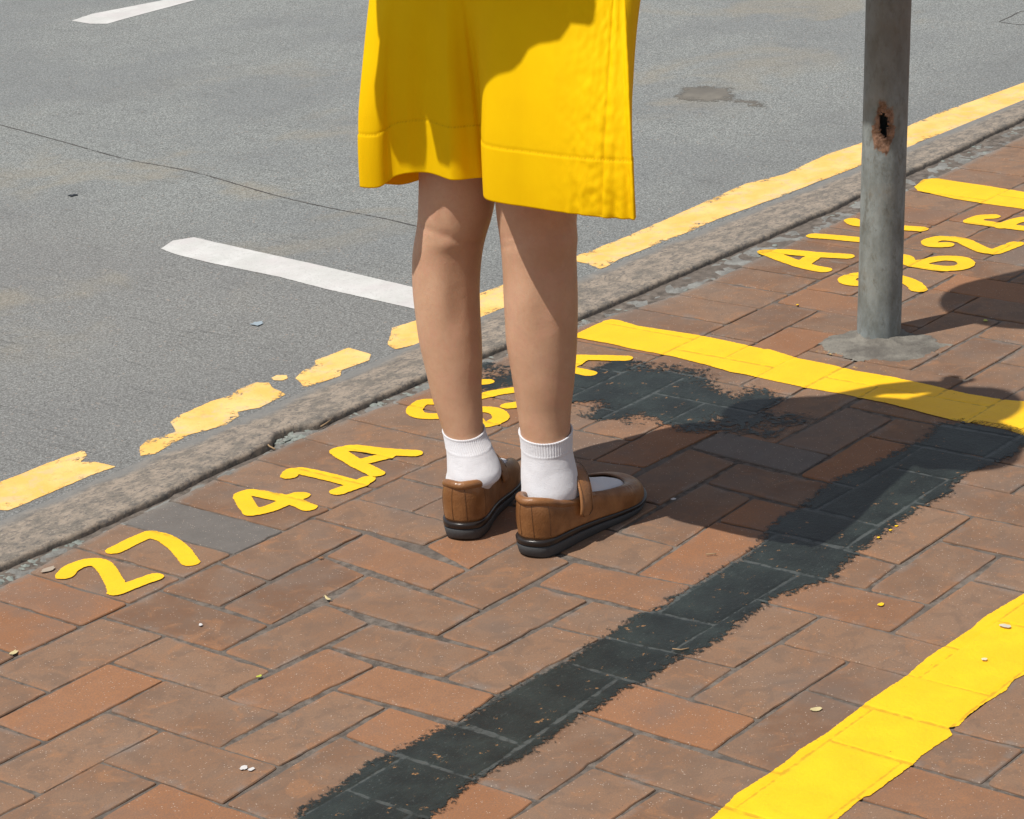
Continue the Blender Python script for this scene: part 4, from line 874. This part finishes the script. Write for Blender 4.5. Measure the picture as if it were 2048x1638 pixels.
chip('leaf', 1632, 1421, .017, .011, M_LY, 'small pale leaf on a brick beside the wide yellow line', 'leaf', rot=-.6)
chip('leaf', 1971, 643, .013, .008, M_LG, 'yellow green leaf lying in the dark shadow right of the pole', 'leaf', rot=.6)
chip('leaf', 97, 1141, .030, .016, plain('grey_leaf', (.34, .28, .22), .8, 200), 'dried greyish leaf in the gutter at the left above the 27', 'leaf', rot=-.1, curl=.1)
chip('paper_scrap', 488, 1538, .015, .010, M_PAP, 'torn white paper scrap on the orange brick near the bottom left, left one of two', 'litter', rot=.3, curl=.1)
chip('paper_scrap', 503, 1541, .011, .008, M_PAP, 'smaller white paper scrap on the orange brick near the bottom left, right one of two', 'litter', curl=.1)
chip('paper_scrap', 402, 1252, .010, .006, M_PAP, 'tiny white paper fleck on a brick below the 27', 'litter', rot=.8)
chip('paper_scrap', 1347, 1000, .009, .008, M_PAP, 'tiny pale chip on the bricks just past the toe of the right shoe', 'litter', curl=.1)
chip('paper_scrap', 2011, 1257, .011, .017, plain('beige_scrap', (.50, .46, .36), .8, 150), 'narrow beige scrap stuck on the wide yellow line, upper one', 'litter', curl=.05, z=.003)
chip('paper_scrap', 1969, 1323, .009, .008, plain('beige_chip', (.62, .56, .36), .8, 150), 'round beige scrap stuck on the wide yellow line, lower one', 'litter', curl=.05, z=.003)
chip('black_scrap', 145, 392, .030, .026, M_DK, 'ragged black scrap lying on the road at the left', 'litter', pts=[1, .9, .4, .8], base=ZR, curl=.1)
chip('plastic_scrap', 515, 649, .036, .028, M_PL, 'crumpled clear plastic scrap on the road', 'litter', base=ZR, pts=[1, .7, .9], curl=.2)
chip('paint_drop', 1762, 1211, .012, .009, M_YD, 'yellow paint drop on an orange brown brick', 'paint drop', curl=.02, group='stray yellow paint drops')
for q, (a, b, t_) in enumerate(((1757, 1077, 'leftmost of three small yellow paint drops edging the black stripe'), (1781, 1062, 'middle of three small yellow paint drops edging the black stripe'), (1793, 1054, 'rightmost of three small yellow paint drops edging the black stripe'), (1595, 611, 'small yellow paint drop on the bricks left of the pole'))):
    chip('paint_drop', a, b, .007, .005, M_YD, t_, 'paint drop', curl=.02, group='stray yellow paint drops')
def twig(pts, label, z=.0025, r_=.0009):
    P = np.array([bp(*p)+(0, 0, z) for p in pts]); o_ = P.mean(0); o = mesh_obj('twig', *tube(P-o_, r_, 6), M_TW, None, True); o.location = o_; tag(o, label, 'twig', 'dry twigs')
twig([(1345, 1301), (1362, 1303), (1378, 1300)], 'short dry twig lying on the edge of the black stripe')
twig([(1412, 1112), (1424, 1111), (1433, 1111)], 'thin pale twig on a brick right of the shoes')
twig([(532, 888), (540, 896), (550, 901)], 'brown twig wedged in the gutter beside the kerb, left of the other', r_=.0014)
twig([(642, 856), (652, 850), (662, 843)], 'pale grass like twig in the gutter beside the kerb', r_=.0012)
